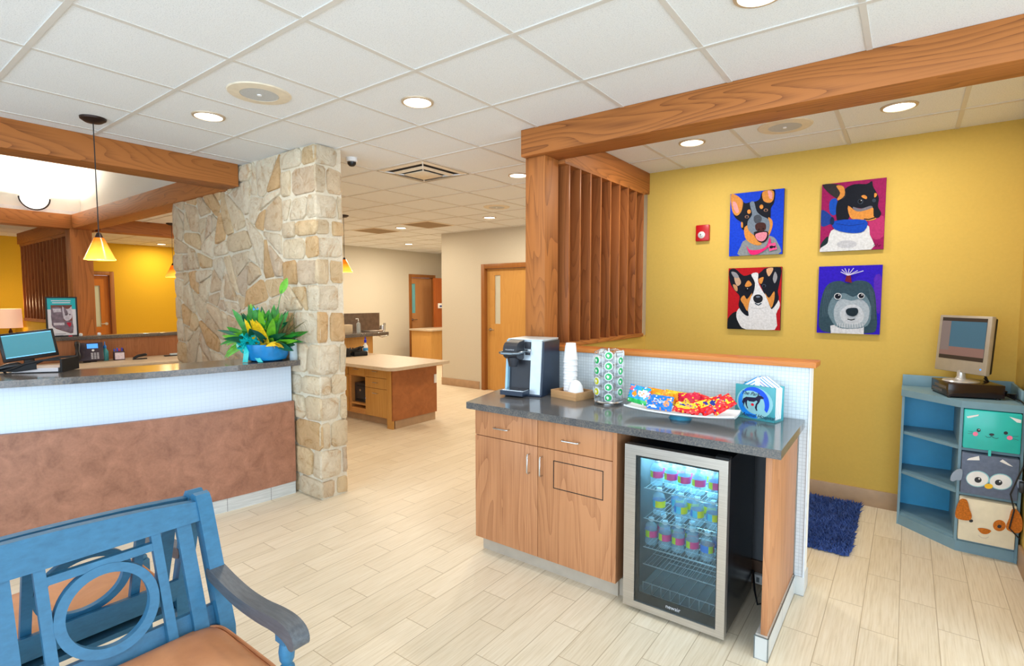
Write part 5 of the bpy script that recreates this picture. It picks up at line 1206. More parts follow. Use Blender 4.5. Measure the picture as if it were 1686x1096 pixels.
# ------------------------------------------------------------------ bench
B = thing('garden_bench', 'slate blue bench with tan cushion and open circles in its back, facing the camera', 'bench', (-1.60, 0.2715, 0))
def BX(z): return -1.875 + 0.36 * (0.88 - z)
def bl(m, name, mt, **k):
    o = m.build(name, mt, None, **k); o.data.transform(Matrix.Translation(-B.location)); o.parent = B; return o
def plate(pts, th=0.024, off=0.0):
    m = MB(); m.prism([(BX(z) + off, y, z) for y, z in pts], (-th, 0, -0.36 * th * 0)); return m
yc = 0.2715
for s in (1, -1):
    yy = lambda y: yc + s * (y - yc)
    def q(a, b, z0, z1): return [(yy(a), z0), (yy(b), z0), (yy(b), z1), (yy(a), z1)]
    m = MB(); a, b = sorted((yy(0.755), yy(0.800)))
    side = [(BX(.48) + .012, .48), (BX(.87) + .012, .868), (BX(.87) - .002, .886), (BX(.87) - .022, .890), (BX(.87) - .042, .876), (BX(.85) - .036, .85), (BX(.48) - .036, .48), (BX(.48) - .05, 0.0), (BX(.48) - .012, 0.0), (BX(.48) + .012, .40)]
    m.prism([(x, a, z) for x, z in side], (0, b - a, 0)); bl(m, 'back_post', bench_m)
    bl(plate(q(.688, .730, .50, .812), 0.018, -0.003), 'slat', bench_m)
    for (a_, b_) in ((.338, .364), (.615, .641)): bl(plate(q(a_, b_, .50, .812), 0.02, 0.0), 'panel_upright', bench_m)
    bl(plate(q(.364, .615, .765, .786), 0.018, -0.001), 'panel_crossbar', bench_m)
    m = MB(); n = 48; ro, ri, th = 0.1245, 0.099, 0.02; cy_, cz_ = yy(.487), .655; rg = []
    for k in range(n):
        t = 2 * PI * k / n; c_, s_ = math.cos(t), math.sin(t); r4 = []
        for r_, o_ in ((ro, 0.001), (ri, 0.001), (ri, -th), (ro, -th)):
            z = cz_ + s_ * r_ / 1.063; r4.append(m.bm.verts.new((BX(z) + o_, cy_ + c_ * r_, z)))
        rg.append(r4)
    for k in range(n):
        for j in range(4): m.bm.faces.new([rg[k][j], rg[k][(j + 1) % 4], rg[(k + 1) % n][(j + 1) % 4], rg[(k + 1) % n][j]])
    bl(m, 'circle_ring', bench_m)
    # arm
    a, b = sorted((yy(0.752), yy(0.802)))
    top = [(-1.80, .662), (-1.72, .648), (-1.62, .634), (-1.52, .633), (-1.43, .642), (-1.36, .643), (-1.315, .630), (-1.298, .607), (-1.302, .585), (-1.322, .580), (-1.34, .592), (-1.40, .602), (-1.50, .596), (-1.62, .598), (-1.72, .612), (-1.80, .628)]
    P2 = [(x, z) for x, z in smoothpoly(top, 3)]
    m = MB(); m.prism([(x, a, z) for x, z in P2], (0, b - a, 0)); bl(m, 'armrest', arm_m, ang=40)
    yv = (a + b) / 2
    m = MB(); m.box(-1.398, -1.352, yv - .021, yv + .021, .575, .602, bev=.002)
    m.lathe([(0.014, .578), (0.019, .566), (0.022, .545), (0.020, .522), (0.013, .508), (0.020, .500), (0.021, .494), (0.016, .488)], c=(-1.375, yv, 0), seg=20)
    m.box(-1.399, -1.351, yv - .023, yv + .023, 0.0, .489, bev=.003); bl(m, 'front_leg', bench_m)
    bl(MB().box(-1.74, -1.40, yv - .014, yv + .014, .36, .43, bev=.002), 'side_rail', bench_m)
bl(plate([(0.250, .50), (0.293, .50), (0.293, .812), (0.250, .812)], 0.018, -0.003), 'slat', bench_m)
n = 16; top = [(-0.212 + 0.967 * i / n, .868 + .028 * (1 - ((-0.212 + 0.967 * i / n - yc) / .484) ** 2)) for i in range(n + 1)]
bl(plate([(-0.212, .809), (0.755, .809)] + top[::-1], 0.028, 0.004), 'top_rail', bench_m)
bl(plate([(-0.212, .46), (0.755, .46), (0.755, .548), (-0.212, .548)], 0.016, -0.022), 'bottom_rail', bench_m)
bl(MB().box(-1.398, -1.37, -0.21, 0.753, .35, .43, bev=.002), 'seat_rail', bench_m)
bl(MB().box(-1.76, -1.375, -0.21, 0.753, .415, .432), 'seat_base', bench_m)
m = MB(); NX, NY = 18, 34; xa, xb, ya, yb = -1.765, -1.335, -0.215, 0.762; g = {}
for sg in (1, -1):
    for i in range(NX + 1):
        for j in range(NY + 1):
            u, v_ = -1 + 2 * i / NX, -1 + 2 * j / NY
            x = (xa + xb) / 2 + u * (xb - xa) / 2; y = (ya + yb) / 2 + v_ * (yb - ya) / 2
            x = (xa + xb) / 2 + (x - (xa + xb) / 2) * (1 - 0.035 * abs(v_) ** 8); y = (ya + yb) / 2 + (y - (ya + yb) / 2) * (1 - 0.02 * abs(u) ** 6)
            h_ = 0.043 * (max(0, 1 - abs(u) ** 5) ** 0.5) * (max(0, 1 - abs(v_) ** 9) ** 0.5)
            wr = 0.007 * mn.noise(Vector((x * 5, y * 9, 3))) * (1 if sg > 0 else 0) * (1 - abs(u) ** 4)
            g[(sg, i, j)] = m.bm.verts.new((x, y, 0.482 + sg * h_ + wr))
    for i in range(NX):
        for j in range(NY):
            q_ = [g[(sg, i, j)], g[(sg, i + 1, j)], g[(sg, i + 1, j + 1)], g[(sg, i, j + 1)]]; m.bm.faces.new(q_ if sg > 0 else q_[::-1])
cu = bl(m, 'seat_cushion', leather, doubles=True, ang=80)
m = MB(); rr = []
for k in range(97):
    t = 2 * PI * k / 96; c_, s_ = math.cos(t), math.sin(t); u = math.copysign(abs(c_) ** 0.22, c_); v_ = math.copysign(abs(s_) ** 0.16, s_)
    rr.append(((xa + xb) / 2 + u * (xb - xa) / 2 * 0.985, (ya + yb) / 2 + v_ * (yb - ya) / 2 * 0.99, 0.495))
m.tube(rr, 0.005, 6, cap=False); o = m.build('piping', leather); o.data.transform(Matrix.Translation(-B.location)); o.parent = cu
dup(B, (-2.225, 0.2715, 0), PI, 'matching slate blue bench standing back to back behind the front one', None)

# ------------------------------------------------------------------ corner shelf
S = thing('corner_bookcase', 'blue-grey corner bookcase with angled open shelves', 'bookcase', (0.28, 4.4, 0))
foot = [(-0.010, 4.655), (-0.010, 4.425), (0.283, 4.155), (0.562, 4.155), (0.562, 4.655)]
def shp(z0, z1, pts=foot, mt=shelf_m, nm='shelf'):
    m = MB(); m.prism([(a, b, z0) for a, b in pts], (0, 0, z1 - z0)); return loc(m, nm, mt, S)
shp(0.885, 0.928, [(-0.016, 4.655), (-0.016, 4.418), (0.279, 4.147), (0.566, 4.147), (0.566, 4.655)], nm='top_board')
ins = [(0.002, 4.645), (0.002, 4.437), (0.290, 4.170), (0.555, 4.170), (0.555, 4.645)]
for z in (0.625, 0.352): shp(z, z + 0.018, ins)
shp(0.066, 0.084, ins, nm='bottom_board')
m = MB(); m.prism([(-0.006, 4.43, 0), (0.283, 4.162, 0), (0.558, 4.162, 0), (0.558, 4.175, 0), (0.289, 4.175, 0), (0.002, 4.442, 0)], (0, 0, 0.066)); loc(m, 'plinth', shelf_m, S)
loc(MB().box(-0.010, 0.004, 4.425, 4.655, 0, 0.885), 'side_panel', shelf_m, S); loc(MB().box(0.549, 0.562, 4.155, 4.655, 0, 0.885), 'side_panel', shelf_m, S)
loc(MB().box(0.276, 0.290, 4.157, 4.645, 0.066, 0.885), 'divider', shelf_m, S)
loc(MB().box(0.004, 0.549, 4.645, 4.655, 0, 0.885), 'back_panel', shelf_b, S)
loc(MB().box(-0.014, 0.562, 4.642, 4.655, 0.928, 1.005, bev=.002), 'back_rim', shelf_m, S)
loc(MB().box(0.549, 0.562, 4.25, 4.642, 0.928, 1.0, bev=.002), 'side_rim', shelf_m, S)
# layered flat artwork helper: quad in crop pixels -> panel
def quadmap(TL, TR, BR, BL, x0, x1, z0, z1):
    def f(x, y):
        u, v_ = 0.5, 0.5
        for _ in range(6):
            l = BL[0] * v_ + TL[0] * (1 - v_); r = BR[0] * v_ + TR[0] * (1 - v_); u = (x - l) / (r - l)
            t = TR[1] * u + TL[1] * (1 - u); b = BR[1] * u + BL[1] * (1 - u); v_ = (y - t) / (b - t)
        u = min(1, max(0, u)); v_ = min(1, max(0, v_))
        return (x0 + (x1 - x0) * u, z1 - (z1 - z0) * v_)
    return f
def bin_(name, label, z0, z1, mt, quad, layers, mats, extra=None):
    t_ = thing(name, label, 'storage bin', (0.4215, 4.13, z0))
    x0, x1 = -0.1290, 0.124
    MB().box(x0, x1, 0.0, 0.36, 0, z1 - z0, bev=0.006).build('fabric_box', mt, t_)
    f = quadmap(*quad, x0, x1, 0, z1 - z0); m = MB()
    for i, (mi, pts, sm) in enumerate(layers):
        P_ = [f(*p) for p in pts]
        if sm: P_ = smoothpoly(P_, 3)
        m.poly([(a, -0.001 - 0.0005 * i, b) for a, b in P_], mi)
    m.build('printed_face', mats, t_, smooth=False)
    if extra: extra(t_, f)
    return t_
E_ = lambda cx_, cy_, rx, ry, n=16: ell(cx_, cy_, rx, ry, n)
bk = plain('print_black', rgb(20, 20, 28), 0.4); wh = plain('print_white', rgb(240, 240, 240), 0.6); pk_ = plain('print_pink', rgb(250, 130, 170), 0.6)
def line(pts, w_=3):
    pts = [Vector(p) for p in pts]; out = []
    for s in (1, -1):
        seq = range(len(pts)) if s == 1 else range(len(pts) - 1, -1, -1)
        for i in seq:
            d = (pts[min(i + 1, len(pts) - 1)] - pts[max(i - 1, 0)]).normalized(); out.append(tuple(pts[i] + Vector((-d.y, d.x)) * w_ / 2 * s))
    return out
teal = plain('teal_vinyl', rgb(42, 196, 190), 0.25, vary=0.06, scale=8)
bin_('storage_bin', 'teal storage bin with a smiling cat face, top of the stack', 0.648, 0.880, teal, ((110, 45), (488, 70), (478, 385), (92, 345)),
     [(1, E_(203, 205, 14, 14), 0), (1, E_(382, 218, 14, 13), 0), (0, E_(206, 201, 4, 4, 8), 0), (2, E_(181, 234, 18, 17), 0), (2, E_(407, 254, 19, 17), 0), (1, E_(290, 234, 17, 9), 0),
      (1, line([(248, 247), (262, 258), (280, 256), (290, 243)]), 0), (1, line([(290, 243), (300, 258), (320, 264), (335, 258)]), 0), (1, line([(130, 212), (165, 220)], 2), 0), (1, line([(128, 232), (162, 232)], 2), 0), (1, line([(425, 240), (462, 240)], 2), 0), (1, line([(425, 258), (462, 270)], 2), 0),
      (0, [(122, 98), (205, 80), (200, 92), (150, 108), (128, 112)], 0), (0, [(402, 88), (478, 110), (476, 134), (450, 130)], 0)], [wh, bk, pk_],
     lambda t_, f: MB().box(*(lambda p, q: (p, q))(f(268, 350)[0], f(288, 350)[0]), -0.004, 0.0, -0.03, 0.005).build('pull_tab', teal, t_))
grf = plain('grey_felt', rgb(104, 116, 140), 0.9, vary=0.12, scale=40)
def owl_extra(t_, f):
    m = MB(); m.prism([(a, -0.012, b) for a, b in smoothpoly([(-0.125, 0.14), (-0.15, 0.135), (-0.172, 0.105), (-0.178, 0.07), (-0.165, 0.062), (-0.148, 0.075), (-0.128, 0.08)], 3)], (0, 0.012, 0)); m.build('wing_flap', plain('pale_grey_felt', rgb(150, 164, 184), 0.9), t_)
    m = MB(); m.prism([(a, -0.012, b) for a, b in smoothpoly([(0.12, 0.13), (0.15, 0.12), (0.17, 0.09), (0.165, 0.07), (0.14, 0.08), (0.12, 0.085)], 3)], (0, 0.012, 0)); m.build('wing_flap', plain('pale_grey_felt', rgb(150, 164, 184), 0.9), t_)
bin_('storage_bin', 'grey felt storage bin with a big-eyed owl face, middle of the stack', 0.374, 0.618, grf, ((97, 345), (470, 385), (450, 705), (75, 645)),
     [(1, E_(196, 540, 78, 62, 28), 0), (1, E_(345, 556, 75, 62, 28), 0), (0, E_(194, 540, 72, 56, 28), 0), (0, E_(345, 556, 69, 56, 28), 0), (2, E_(198, 547, 24, 22), 0), (2, E_(332, 562, 24, 22), 0), (0, E_(206, 538, 6, 6, 8), 0), (0, E_(340, 554, 6, 6, 8), 0), (3, E_(267, 592, 28, 20), 0),
      (0, [(140, 385), (208, 365), (212, 398), (125, 400)], 0), (0, [(340, 400), (360, 384), (425, 436), (400, 430)], 0)], [wh, plain('owl_aqua_edge', rgb(150, 210, 220), 0.6), bk, plain('beak_yellow', rgb(250, 196, 20), 0.5)], owl_extra)
crm = plain('cream_felt', rgb(232, 222, 196), 0.9, vary=0.05, scale=20); brn = plain('brown_plush', rgb(192, 108, 30), 0.95, vary=0.3, scale=120, bump=0.5)
def dog_extra(t_, f):
    for nm_, P_ in (('ear', [(78, 685), (120, 690), (140, 745), (158, 790), (140, 818), (70, 812), (46, 790), (55, 730)]), ('ear', [(415, 740), (450, 745), (480, 800), (482, 860), (455, 885), (400, 872), (384, 850), (400, 800)])):
        c_ = f(*P_[0]); 
        pts = [((x - 260) / 375.0 * 0.253 - 0.002, 0.28 - (y - 650 - (x - 75) * 0.14) / 300.0 * 0.28) for x, y in P_]
        m = MB(); m.prism([(a, -0.016, b) for a, b in smoothpoly(pts, 3)], (0, 0.015, 0)); m.build(nm_, brn, t_)
bin_('storage_bin', 'cream storage bin with a puppy face and brown ears, bottom of the stack', 0.085, 0.345, crm, ((75, 652), (455, 715), (442, 1025), (57, 950)),
     [(0, E_(342, 850, 42, 40, 24), 0), (1, E_(152, 820, 14, 11), 0), (1, E_(342, 856, 14, 12), 0), (0, [(198, 872), (240, 870), (288, 886), (270, 908), (240, 912), (215, 900)], 1), (2, line([(200, 918), (225, 938), (255, 940), (272, 930)], 4), 0)], [brn, bk, plain('mouth_grey', rgb(206, 196, 180), 0.8)], dog_extra)
# recorder and television
ra = math.radians(16)
t_ = thing('video_recorder', 'wide black disc player under the small television', 'disc player', (0.285, 4.395, 0.9285), ra)
dvd = plain('glossy_black_shell', rgb(40, 24, 22), 0.16, vary=0.1)
MB().box(-0.115, 0.165, -0.15, 0.12, 0.008, 0.088, bev=0.003).build('casing', dvd, t_)
m = MB()
for x in (-0.1, 0.14):
    for y in (-0.13, 0.1): m.lathe([(0, 0), (0.012, 0), (0.012, 0.008), (0, 0.008)], c=(x, y, 0), seg=12)
m.build('feet', blackp, t_)
MB().box(-0.1165, -0.1145, -0.12, 0.06, 0.05, 0.066).build('disc_slot', plain('slot_grey', rgb(84, 74, 74), 0.3), t_)
MB().box(-0.1165, -0.1145, -0.06, 0.10, 0.022, 0.038).build('button_row', plain('slot_grey', rgb(84, 74, 74), 0.3), t_)
t_ = thing('television', 'small silver flat television on top of the disc player', 'television', (0.275, 4.375, 1.017), math.radians(-48))
tvs = plain('tv_silver', rgb(176, 166, 150), 0.35, 0.3)
P_ = Matrix.Translation((0, 0, 0)) @ Matrix.Rotation(math.radians(-4), 4, 'X')
tr(MB().box(-0.175, 0.175, -0.012, 0.018, 0.055, 0.415, bev=0.006).build('casing', tvs, t_), P_)
tr(MB().box(-0.168, 0.168, 0.018, 0.040, 0.065, 0.405, bev=0.008).build('rear_shell', blackp, t_), P_)
tr(MB().box(-0.150, 0.150, -0.0135, -0.0122, 0.135, 0.400).build('screen', emit('tv_black_bars', rgb(50, 40, 34), 0.12), t_), P_)
sm = [emit('tv_picture_wall', rgb(56, 92, 112), 0.35), emit('tv_picture_floor', rgb(120, 92, 86), 0.3), emit('tv_picture_door', rgb(112, 100, 98), 0.3)]
m = MB()
for i, (mi, q_) in enumerate(((0, (-.15, .15, .16, .378)), (1, (-.15, .15, .16, .215)), (2, (-.15, -.085, .19, .378)))): m.poly([(q_[0], -0.0142 - i * .0004, q_[2]), (q_[1], -0.0142 - i * .0004, q_[2]), (q_[1], -0.0142 - i * .0004, q_[3]), (q_[0], -0.0142 - i * .0004, q_[3])], mi)
tr(m.build('screen_picture', sm, t_, smooth=False), P_)
MB().lathe([(0, 0), (0.095, 0), (0.09, 0.008), (0.03, 0.016), (0.022, 0.03), (0.022, 0.07), (0, 0.07)], c=(0, 0.012, 0), seg=32).build('stand', plain('tv_stand_silver', rgb(206, 206, 206), 0.22, 0.5), t_)
tr(MB().lathe([(0, -0.0135), (0.005, -0.0135), (0.005, -0.012)], c=(0.14, 0, 0.09), axis='Y', seg=12).build('power_light', emit('blue_led', rgb(60, 150, 255), 1.2), t_), P_)
m = MB(); rq = random.Random(9)
for i in range(4):
    m.tube([(0.40, 4.44, 1.06 - i * 0.02), (0.44, 4.46, 0.97 + 0.02 * (i % 2)), (0.47 + 0.01 * i, 4.42 - 0.02 * i, 0.936 + 0.012 * i), (0.50, 4.36 + 0.02 * i, 0.95), (0.535, 4.33 - .01 * i, 0.936 + .01 * i)], 0.006, 8)
m.tube([(0.535, 4.33, 0.94), (0.545, 4.2, 0.945), (0.558, 4.13, 0.93), (0.562, 4.10, 0.85), (0.56, 4.095, 0.6), (0.535, 4.09, 0.52), (0.51, 4.095, 0.42), (0.53, 4.10, 0.33), (0.515, 4.10, 0.22), (0.56, 4.10, 0.17)], 0.004, 8)
m.box(0.545, 0.572, 4.08, 4.12, 0.44, 0.50, bev=0.004)
o = m.build('cable_tangle', blackp); tag(o, 'black cables trailing from the television down beside the bins', 'cables')

# ------------------------------------------------------------------ dog paintings
PC = {}
def pc(r, g, b, v=0.14):
    k = (r, g, b)
    if k not in PC: PC[k] = plain('paint_%d_%d_%d' % k, rgb(r * 0.88, g * 0.88, b * 0.88), 0.6, vary=v, scale=70, spec=0.12)
    return PC[k]
canvas_edge = plain('canvas_edge', rgb(70, 50, 60), 0.7)
def painting(label, x0, x1, z0, z1, quad, layers):
    t_ = thing('dog_painting', label, 'painting', ((x0 + x1) / 2, 4.69, z0))
    w_ = (x1 - x0) / 2; h_ = z1 - z0
    MB().box(-w_, w_, -0.026, -0.001, 0, h_, bev=0.001).build('canvas', canvas_edge, t_)
    f = quadmap(*quad, -w_, w_, 0, h_); m = MB(); mats = []
    for i, (col, pts, sm) in enumerate(layers):
        mt = pc(*col)
        if mt not in mats: mats.append(mt)
        if pts is None: P_ = [(-w_, 0), (w_, 0), (w_, h_), (-w_, h_)]
        else:
            P_ = [f(*p) for p in (smoothpoly(pts, 3) if sm else pts)]
        # drop repeats created by clamping
        Q = []
        for p in P_:
            if not Q or (abs(p[0] - Q[-1][0]) + abs(p[1] - Q[-1][1])) > 1e-5: Q.append(p)
        if len(Q) > 2: m.poly([(a, -0.0264 - 0.00035 * i, b) for a, b in Q], mats.index(mt))
    m.build('painted_portrait', mats, t_, smooth=False)
BKD = (18, 22, 34); TAN = (222, 146, 66); WHT = (232, 232, 236)
painting('painting of a black and grey dog with tongue out on bright blue, upper left', -1.218, -0.815, 1.89, 2.40, ((90, 157), (438, 127), (430, 543), (85, 550)), [
    ((18, 66, 214), None, 0),
    ((140, 146, 150), [(160, 552), (163, 490), (200, 445), (350, 425), (400, 470), (406, 548)], 1),
    (BKD, [(150, 190), (190, 215), (225, 208), (260, 205), (285, 188), (298, 150), (340, 128), (380, 138), (376, 215), (357, 250), (355, 305), (345, 350), (300, 380), (230, 380), (185, 388), (163, 365), (162, 335), (128, 310), (106, 270), (98, 200)], 1),
    (TAN, [(92, 165), (118, 158), (160, 185), (175, 210), (165, 265), (140, 292), (118, 285), (100, 250)], 1), ((236, 160, 160), [(105, 205), (130, 212), (148, 265), (132, 276), (112, 245)], 1),
    (TAN, [(300, 152), (330, 138), (372, 145), (370, 198), (345, 217), (308, 202)], 1), ((236, 160, 160), [(335, 140), (360, 150), (362, 190), (345, 186)], 1),
    (TAN, [(188, 368), (232, 358), (255, 420), (300, 470), (280, 485), (230, 470), (192, 432)], 1), (TAN, [(340, 308), (366, 330), (366, 372), (345, 425), (325, 405), (345, 362)], 1), (TAN, [(165, 335), (176, 340), (176, 368), (165, 365)], 1),
    ((120, 134, 150), [(222, 212), (248, 208), (266, 268), (302, 300), (342, 322), (350, 375), (325, 425), (262, 425), (214, 385), (208, 332), (236, 290), (226, 245)], 1),
    ((74, 80, 90), [(250, 300), (280, 290), (300, 312), (290, 340), (262, 345), (248, 325)], 1),
    ((36, 28, 30), [(250, 400), (335, 396), (340, 440), (312, 468), (275, 456)], 1), ((232, 140, 158), [(262, 412), (330, 402), (328, 440), (302, 460), (270, 446)], 1),
    ((70, 38, 34), [(258, 355), (285, 340), (318, 344), (328, 365), (322, 388), (296, 396), (265, 388)], 1), ((30, 18, 18), ell(282, 384, 6, 5), 0), ((30, 18, 18), ell(310, 380, 6, 5), 0),
    ((150, 110, 90), ell(203, 302, 14, 10), 0), (BKD, ell(203, 303, 7, 7), 0), ((150, 110, 90), ell(325, 263, 14, 10), 0), (BKD, ell(325, 264, 7, 7), 0),
    (TAN, ell(217, 270, 12, 14), 0), (TAN, ell(297, 241, 12, 14), 0),
    ((240, 40, 120), [(204, 486), (226, 512), (290, 512), (335, 488), (350, 438), (360, 470), (332, 508), (280, 540), (235, 543), (215, 520)], 1), ((250, 90, 150), [(342, 478), (388, 470), (398, 512), (352, 524)], 0), (BKD, [(352, 492), (364, 488), (378, 492), (390, 488), (388, 504), (376, 502), (364, 508), (352, 506)], 0)])
painting('painting of a black dog in a blue bow and white shirt on magenta, upper right', -0.558, -0.160, 1.892, 2.396, ((92, 95), (508, 57), (492, 512), (83, 525)), [
    ((158, 24, 92), None, 0), ((186, 50, 110), [(400, 330), (490, 300), (490, 430), (420, 440)], 1),
    ((24, 44, 48), [(86, 496), (100, 460), (138, 425), (132, 480), (100, 500)], 1),
    ((26, 62, 150), [(90, 258), (148, 285), (170, 330), (140, 352), (90, 358)], 1), ((20, 80, 190), [(146, 202), (190, 185), (202, 255), (178, 292), (147, 272)], 1),
    ((222, 224, 228), [(84, 526), (90, 500), (135, 470), (145, 425), (185, 375), (380, 350), (408, 420), (416, 514)], 1), ((196, 198, 206), ell(262, 478, 66, 26), 0),
    (BKD, [(200, 200), (243, 170), (250, 122), (308, 96), (385, 96), (418, 78), (425, 112), (446, 150), (462, 190), (456, 240), (477, 282), (460, 312), (425, 304), (390, 260), (300, 250), (270, 320), (205, 335), (188, 270)], 1),
    ((50, 46, 48), [(95, 98), (170, 92), (236, 110), (252, 168), (215, 192), (150, 158)], 1), (TAN, [(188, 105), (236, 110), (244, 165), (205, 196), (196, 186), (215, 150)], 1),
    (TAN, [(268, 232), (330, 270), (420, 240), (430, 300), (447, 318), (402, 330), (322, 325), (280, 302)], 1), ((120, 116, 128), [(300, 240), (350, 252), (410, 235), (420, 248), (350, 270), (310, 262)], 1),
    (BKD, line([(370, 318), (400, 322), (440, 310)], 7), 0), ((52, 62, 78), ell(347, 207, 18, 17), 0), ((10, 12, 16), ell(345, 207, 12, 12), 0), (WHT, ell(352, 200, 3, 3, 8), 0), ((52, 62, 78), ell(432, 202, 12, 12), 0),
    (TAN, [(352, 172), (372, 166), (388, 178), (384, 192), (362, 184)], 1), (TAN, [(434, 156), (450, 160), (446, 176), (434, 182)], 1),
    ((12, 72, 190), [(178, 328), (380, 325), (372, 395), (290, 407), (184, 382)], 1), ((8, 50, 140), line([(190, 345), (280, 360), (372, 348)], 4), 0), ((14, 40, 80), ell(165, 328, 14, 26), 0),
    ((60, 10, 40), line([(432, 488), (440, 478), (446, 496), (456, 480), (462, 494), (476, 484)], 4), 0)])
painting('painting of a tricolour dog with white chest on red, lower left', -1.217, -0.814, 1.285, 1.79, ((80, 632), (427, 625), (410, 1030), (72, 1020)), [
    ((190, 18, 30), None, 0), ((20, 24, 30), [(73, 1022), (76, 955), (130, 908), (175, 950), (200, 1024)], 1),
    (WHT, [(133, 925), (160, 880), (250, 830), (340, 850), (395, 830), (412, 870), (388, 925), (378, 1026), (198, 1024), (148, 980)], 1),
    (BKD, [(84, 648), (125, 636), (182, 680), (238, 668), (256, 692), (250, 780), (205, 860), (215, 935), (180, 922), (148, 872), (155, 812), (120, 772), (90, 722)], 1),
    (BKD, [(275, 682), (300, 652), (330, 632), (420, 628), (412, 722), (400, 782), (405, 832), (365, 892), (348, 870), (300, 762)], 1),
    ((206, 170, 140), [(118, 672), (150, 690), (164, 725), (142, 745), (124, 720)], 1), ((150, 150, 156), [(98, 655), (130, 660), (150, 690), (118, 690)], 1), ((206, 150, 104), [(110, 735), (138, 745), (140, 778), (122, 770)], 1),
    ((226, 176, 130), [(330, 640), (372, 632), (362, 665), (342, 685)], 1), ((156, 156, 162), [(384, 656), (398, 690), (382, 730), (370, 700)], 1),
    (WHT, [(232, 672), (276, 664), (277, 722), (312, 790), (345, 832), (330, 880), (240, 885), (216, 842), (246, 790), (256, 725)], 1),
    (TAN, [(190, 742), (213, 710), (236, 738), (206, 752)], 1), (TAN, [(162, 830), (185, 805), (205, 830), (238, 790), (218, 855), (206, 905), (180, 862)], 1), (TAN, [(280, 702), (312, 690), (300, 730), (285, 726)], 1), (TAN, [(320, 790), (345, 822), (378, 780), (378, 832), (360, 885), (342, 850)], 1),
    ((30, 32, 40), [(245, 818), (262, 802), (290, 802), (306, 820), (300, 845), (272, 856), (250, 842)], 1), ((120, 130, 150), ell(276, 815, 14, 6), 0), ((36, 60, 80), line([(256, 856), (278, 868), (298, 856)], 7), 0),
    ((10, 12, 20), ell(205, 768, 13, 12), 0), (WHT, ell(208, 762, 3, 3, 8), 0), ((60, 70, 90), ell(315, 745, 13, 11), 0), ((10, 12, 20), ell(314, 747, 8, 8), 0)])
painting('painting of a shaggy grey dog with a topknot on violet blue, lower right', -0.558, -0.160, 1.278, 1.781, ((75, 620), (484, 612), (466, 1057), (60, 1045)), [
    ((48, 22, 196), None, 0), ((90, 40, 190), [(430, 700), (478, 690), (470, 900), (445, 900)], 1),
    ((52, 78, 92), [(80, 1015), (76, 930), (84, 860), (110, 770), (150, 725), (215, 712), (270, 728), (330, 710), (400, 725), (436, 790), (446, 900), (446, 1020), (390, 1048), (150, 1044)], 1),
    ((226, 228, 236), [(152, 1000), (200, 990), (370, 990), (368, 1056), (156, 1048)], 0),
    ((110, 136, 150), [(135, 900), (165, 820), (240, 790), (300, 815), (360, 790), (405, 850), (415, 930), (390, 1000), (300, 1020), (200, 1010), (155, 960)], 1),
    ((176, 188, 200), [(175, 900), (215, 830), (290, 840), (350, 830), (400, 880), (395, 960), (350, 1010), (250, 1015), (190, 985)], 1),
    ((206, 212, 222), [(215, 920), (260, 870), (330, 870), (370, 930), (340, 985), (250, 985)], 1)] +
    [((80, 104, 118), line([(120 + 12 * i, 770 - 3 * i), (105 + 11 * i, 860), (100 + 10 * i, 940)], 3), 0) for i in range(4)] + [((80, 104, 118), line([(400 + 8 * i, 760 + 8 * i), (415 + 6 * i, 860), (412 + 8 * i, 960)], 3), 0) for i in range(4)] +
    [((232, 236, 242), line([(200 + 16 * i, 985), (196 + 17 * i, 1012)], 3), 0) for i in range(11)] +
    [((230, 234, 240), ell(202, 811, 25, 21), 0), (BKD, ell(202, 811, 20, 17), 0), (WHT, ell(209, 803, 4, 4, 8), 0), ((230, 234, 240), ell(351, 809, 22, 19), 0), (BKD, ell(352, 809, 17, 15), 0), (WHT, ell(357, 803, 4, 4, 8), 0),
     ((26, 42, 54), [(254, 905), (272, 888), (322, 886), (334, 908), (322, 932), (298, 940), (266, 930)], 1), ((20, 30, 40), line([(265, 957), (290, 963), (312, 957)], 6), 0),
     ((120, 26, 44), [(258, 680), (285, 676), (293, 726), (248, 716)], 0)] +
    [((206, 200, 236), line([(268, 678), p], 5), 0) for p in ((220, 655), (228, 640), (248, 633), (275, 636), (305, 632), (330, 648), (366, 650), (318, 664))])
# alarm
t_ = thing('fire_alarm', 'red fire alarm strobe on the mustard wall', 'alarm', (-1.44, 4.69, 2.03))
MB().box(-0.057, 0.057, -0.035, -0.001, 0, 0.137, bev=0.008).build('housing', plain('alarm_red', rgb(176, 8, 20), 0.35), t_)
m = MB(); m.lathe([(0, -0.012), (0.026, -0.004), (0.03, 0.0)], c=(-0.006, -0.035, 0.052), axis='Y', seg=20); m.build('strobe_lens', plain('strobe_clear', rgb(206, 210, 206), 0.15), t_)
MB().lathe([(0, -0.0055), (0.008, -0.004), (0.008, 0)], c=(-0.006, -0.045, 0.052), axis='Y', seg=12).build('strobe_bulb', chrome, t_)
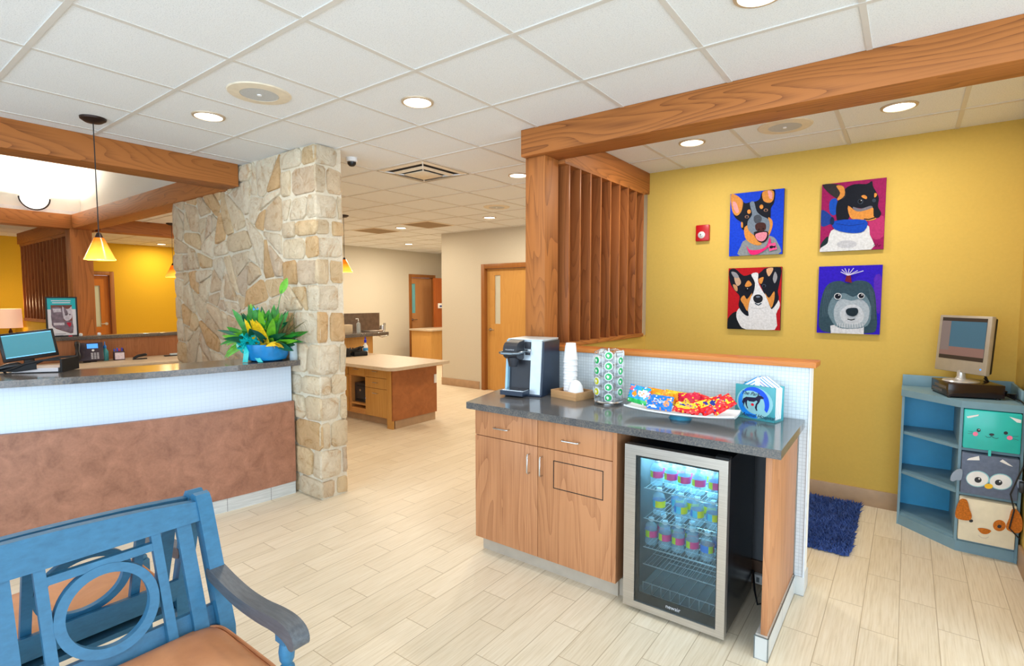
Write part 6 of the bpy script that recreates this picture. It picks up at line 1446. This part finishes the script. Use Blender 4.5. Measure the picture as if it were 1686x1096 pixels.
# shag rug
m = MB(); rq = random.Random(2); x0, x1, y0, y1 = -0.82, -0.225, 3.66, 4.63
m.box(x0 + .02, x1 - .02, y0 + .02, y1 - .02, 0.0, 0.012)
for i in range(9500):
    x = rq.uniform(x0, x1); y = rq.uniform(y0, y1); a = rq.uniform(0, 2 * PI); h_ = rq.uniform(0.022, 0.042); r_ = rq.uniform(0.004, 0.007)
    l_ = rq.uniform(0.006, 0.026); dx, dy = l_ * math.cos(a), l_ * math.sin(a); b_ = a + PI / 2
    p = [m.bm.verts.new((x + r_ * math.cos(b_ + k * 2.094), y + r_ * math.sin(b_ + k * 2.094), 0.004)) for k in range(3)]
    q_ = [m.bm.verts.new((x + dx * .6 + r_ * .8 * math.cos(b_ + k * 2.094), y + dy * .6 + r_ * .8 * math.sin(b_ + k * 2.094), h_ * .7)) for k in range(3)]
    t3 = m.bm.verts.new((x + dx * 1.3, y + dy * 1.3, h_))
    for k in range(3):
        m.bm.faces.new([p[k], p[(k + 1) % 3], q_[(k + 1) % 3], q_[k]]); m.bm.faces.new([q_[k], q_[(k + 1) % 3], t3])
o = m.build('shag_rug', plain('rug_navy_blue', rgb(50, 78, 144), 0.8, vary=0.3, scale=14), ang=80, loc=(-0.52, 4.145, 0)); tag(o, 'shaggy royal blue rug on the floor behind the tiled half wall', 'rug')

# ------------------------------------------------------------------ camera and light
cam = bpy.data.cameras.new('camera'); cam.sensor_width = 36; cam.lens = 875.3 / 1686 * 36; cam.clip_start = 0.05
co = bpy.data.objects.new('camera', cam); COL.objects.link(co); co.location = (0, 0, 1.54); co.rotation_euler = (PI / 2 - math.radians(3.725), 0, math.radians(36.69)); sc.camera = co
wd = bpy.data.worlds.new('daylight'); sc.world = wd; wd.use_nodes = True
bg = wd.node_tree.nodes['Background']; bg.inputs[0].default_value = (0.70, 0.85, 1.0, 1); bg.inputs[1].default_value = WORLD
for nm, lc, rot, sx, sy in (('daylight_portal_front', (-0.8, -2.62, 1.35), (-PI / 2, 0, 0), 7.6, 2.6), ('daylight_portal_side', (3.12, 0.3, 1.35), (-PI / 2, 0, -PI / 2), 5.6, 2.6)):
    pass
def win(nm, lc, rot, sx, sy, e, col):
    o = add_light('AREA', nm, lc, e, col, rot, shape='RECTANGLE', size=sx, size_y=sy); return o
win('window_daylight_front', (-0.8, -2.62, 1.35), (PI / 2, 0, 0), 7.4, 2.4, SUNF, (0.68, 0.85, 1.0))
win('window_daylight_side', (3.12, 0.3, 1.35), (PI / 2, 0, PI / 2), 5.4, 2.4, SUNS, (0.68, 0.85, 1.0))
# fill lights added under the ceiling to brighten the far areas, no fixtures
for x, y, e in ((-8.0, 6.9, 26), (-7.9, 4.4, 26), (-3.2, 5.6, 16), (-5.6, 3.2, 14), (-10.9, 5.2, 30), (-11.6, 1.0, 18), (-7.4, 0.6, 22), (-7.6, 8.8, 20)):
    l = add_light('AREA', 'far_fill_light', (x, y, H - 0.02), e * FAR, (1.0, 0.86, 0.67), shape='DISK', size=0.3)
vs = sc.view_settings; sc.display_settings.display_device = 'sRGB'; vs.view_transform = 'Standard'; vs.look = 'None'; vs.gamma = 1; vs.use_curve_mapping = False; vs.exposure = EXPO
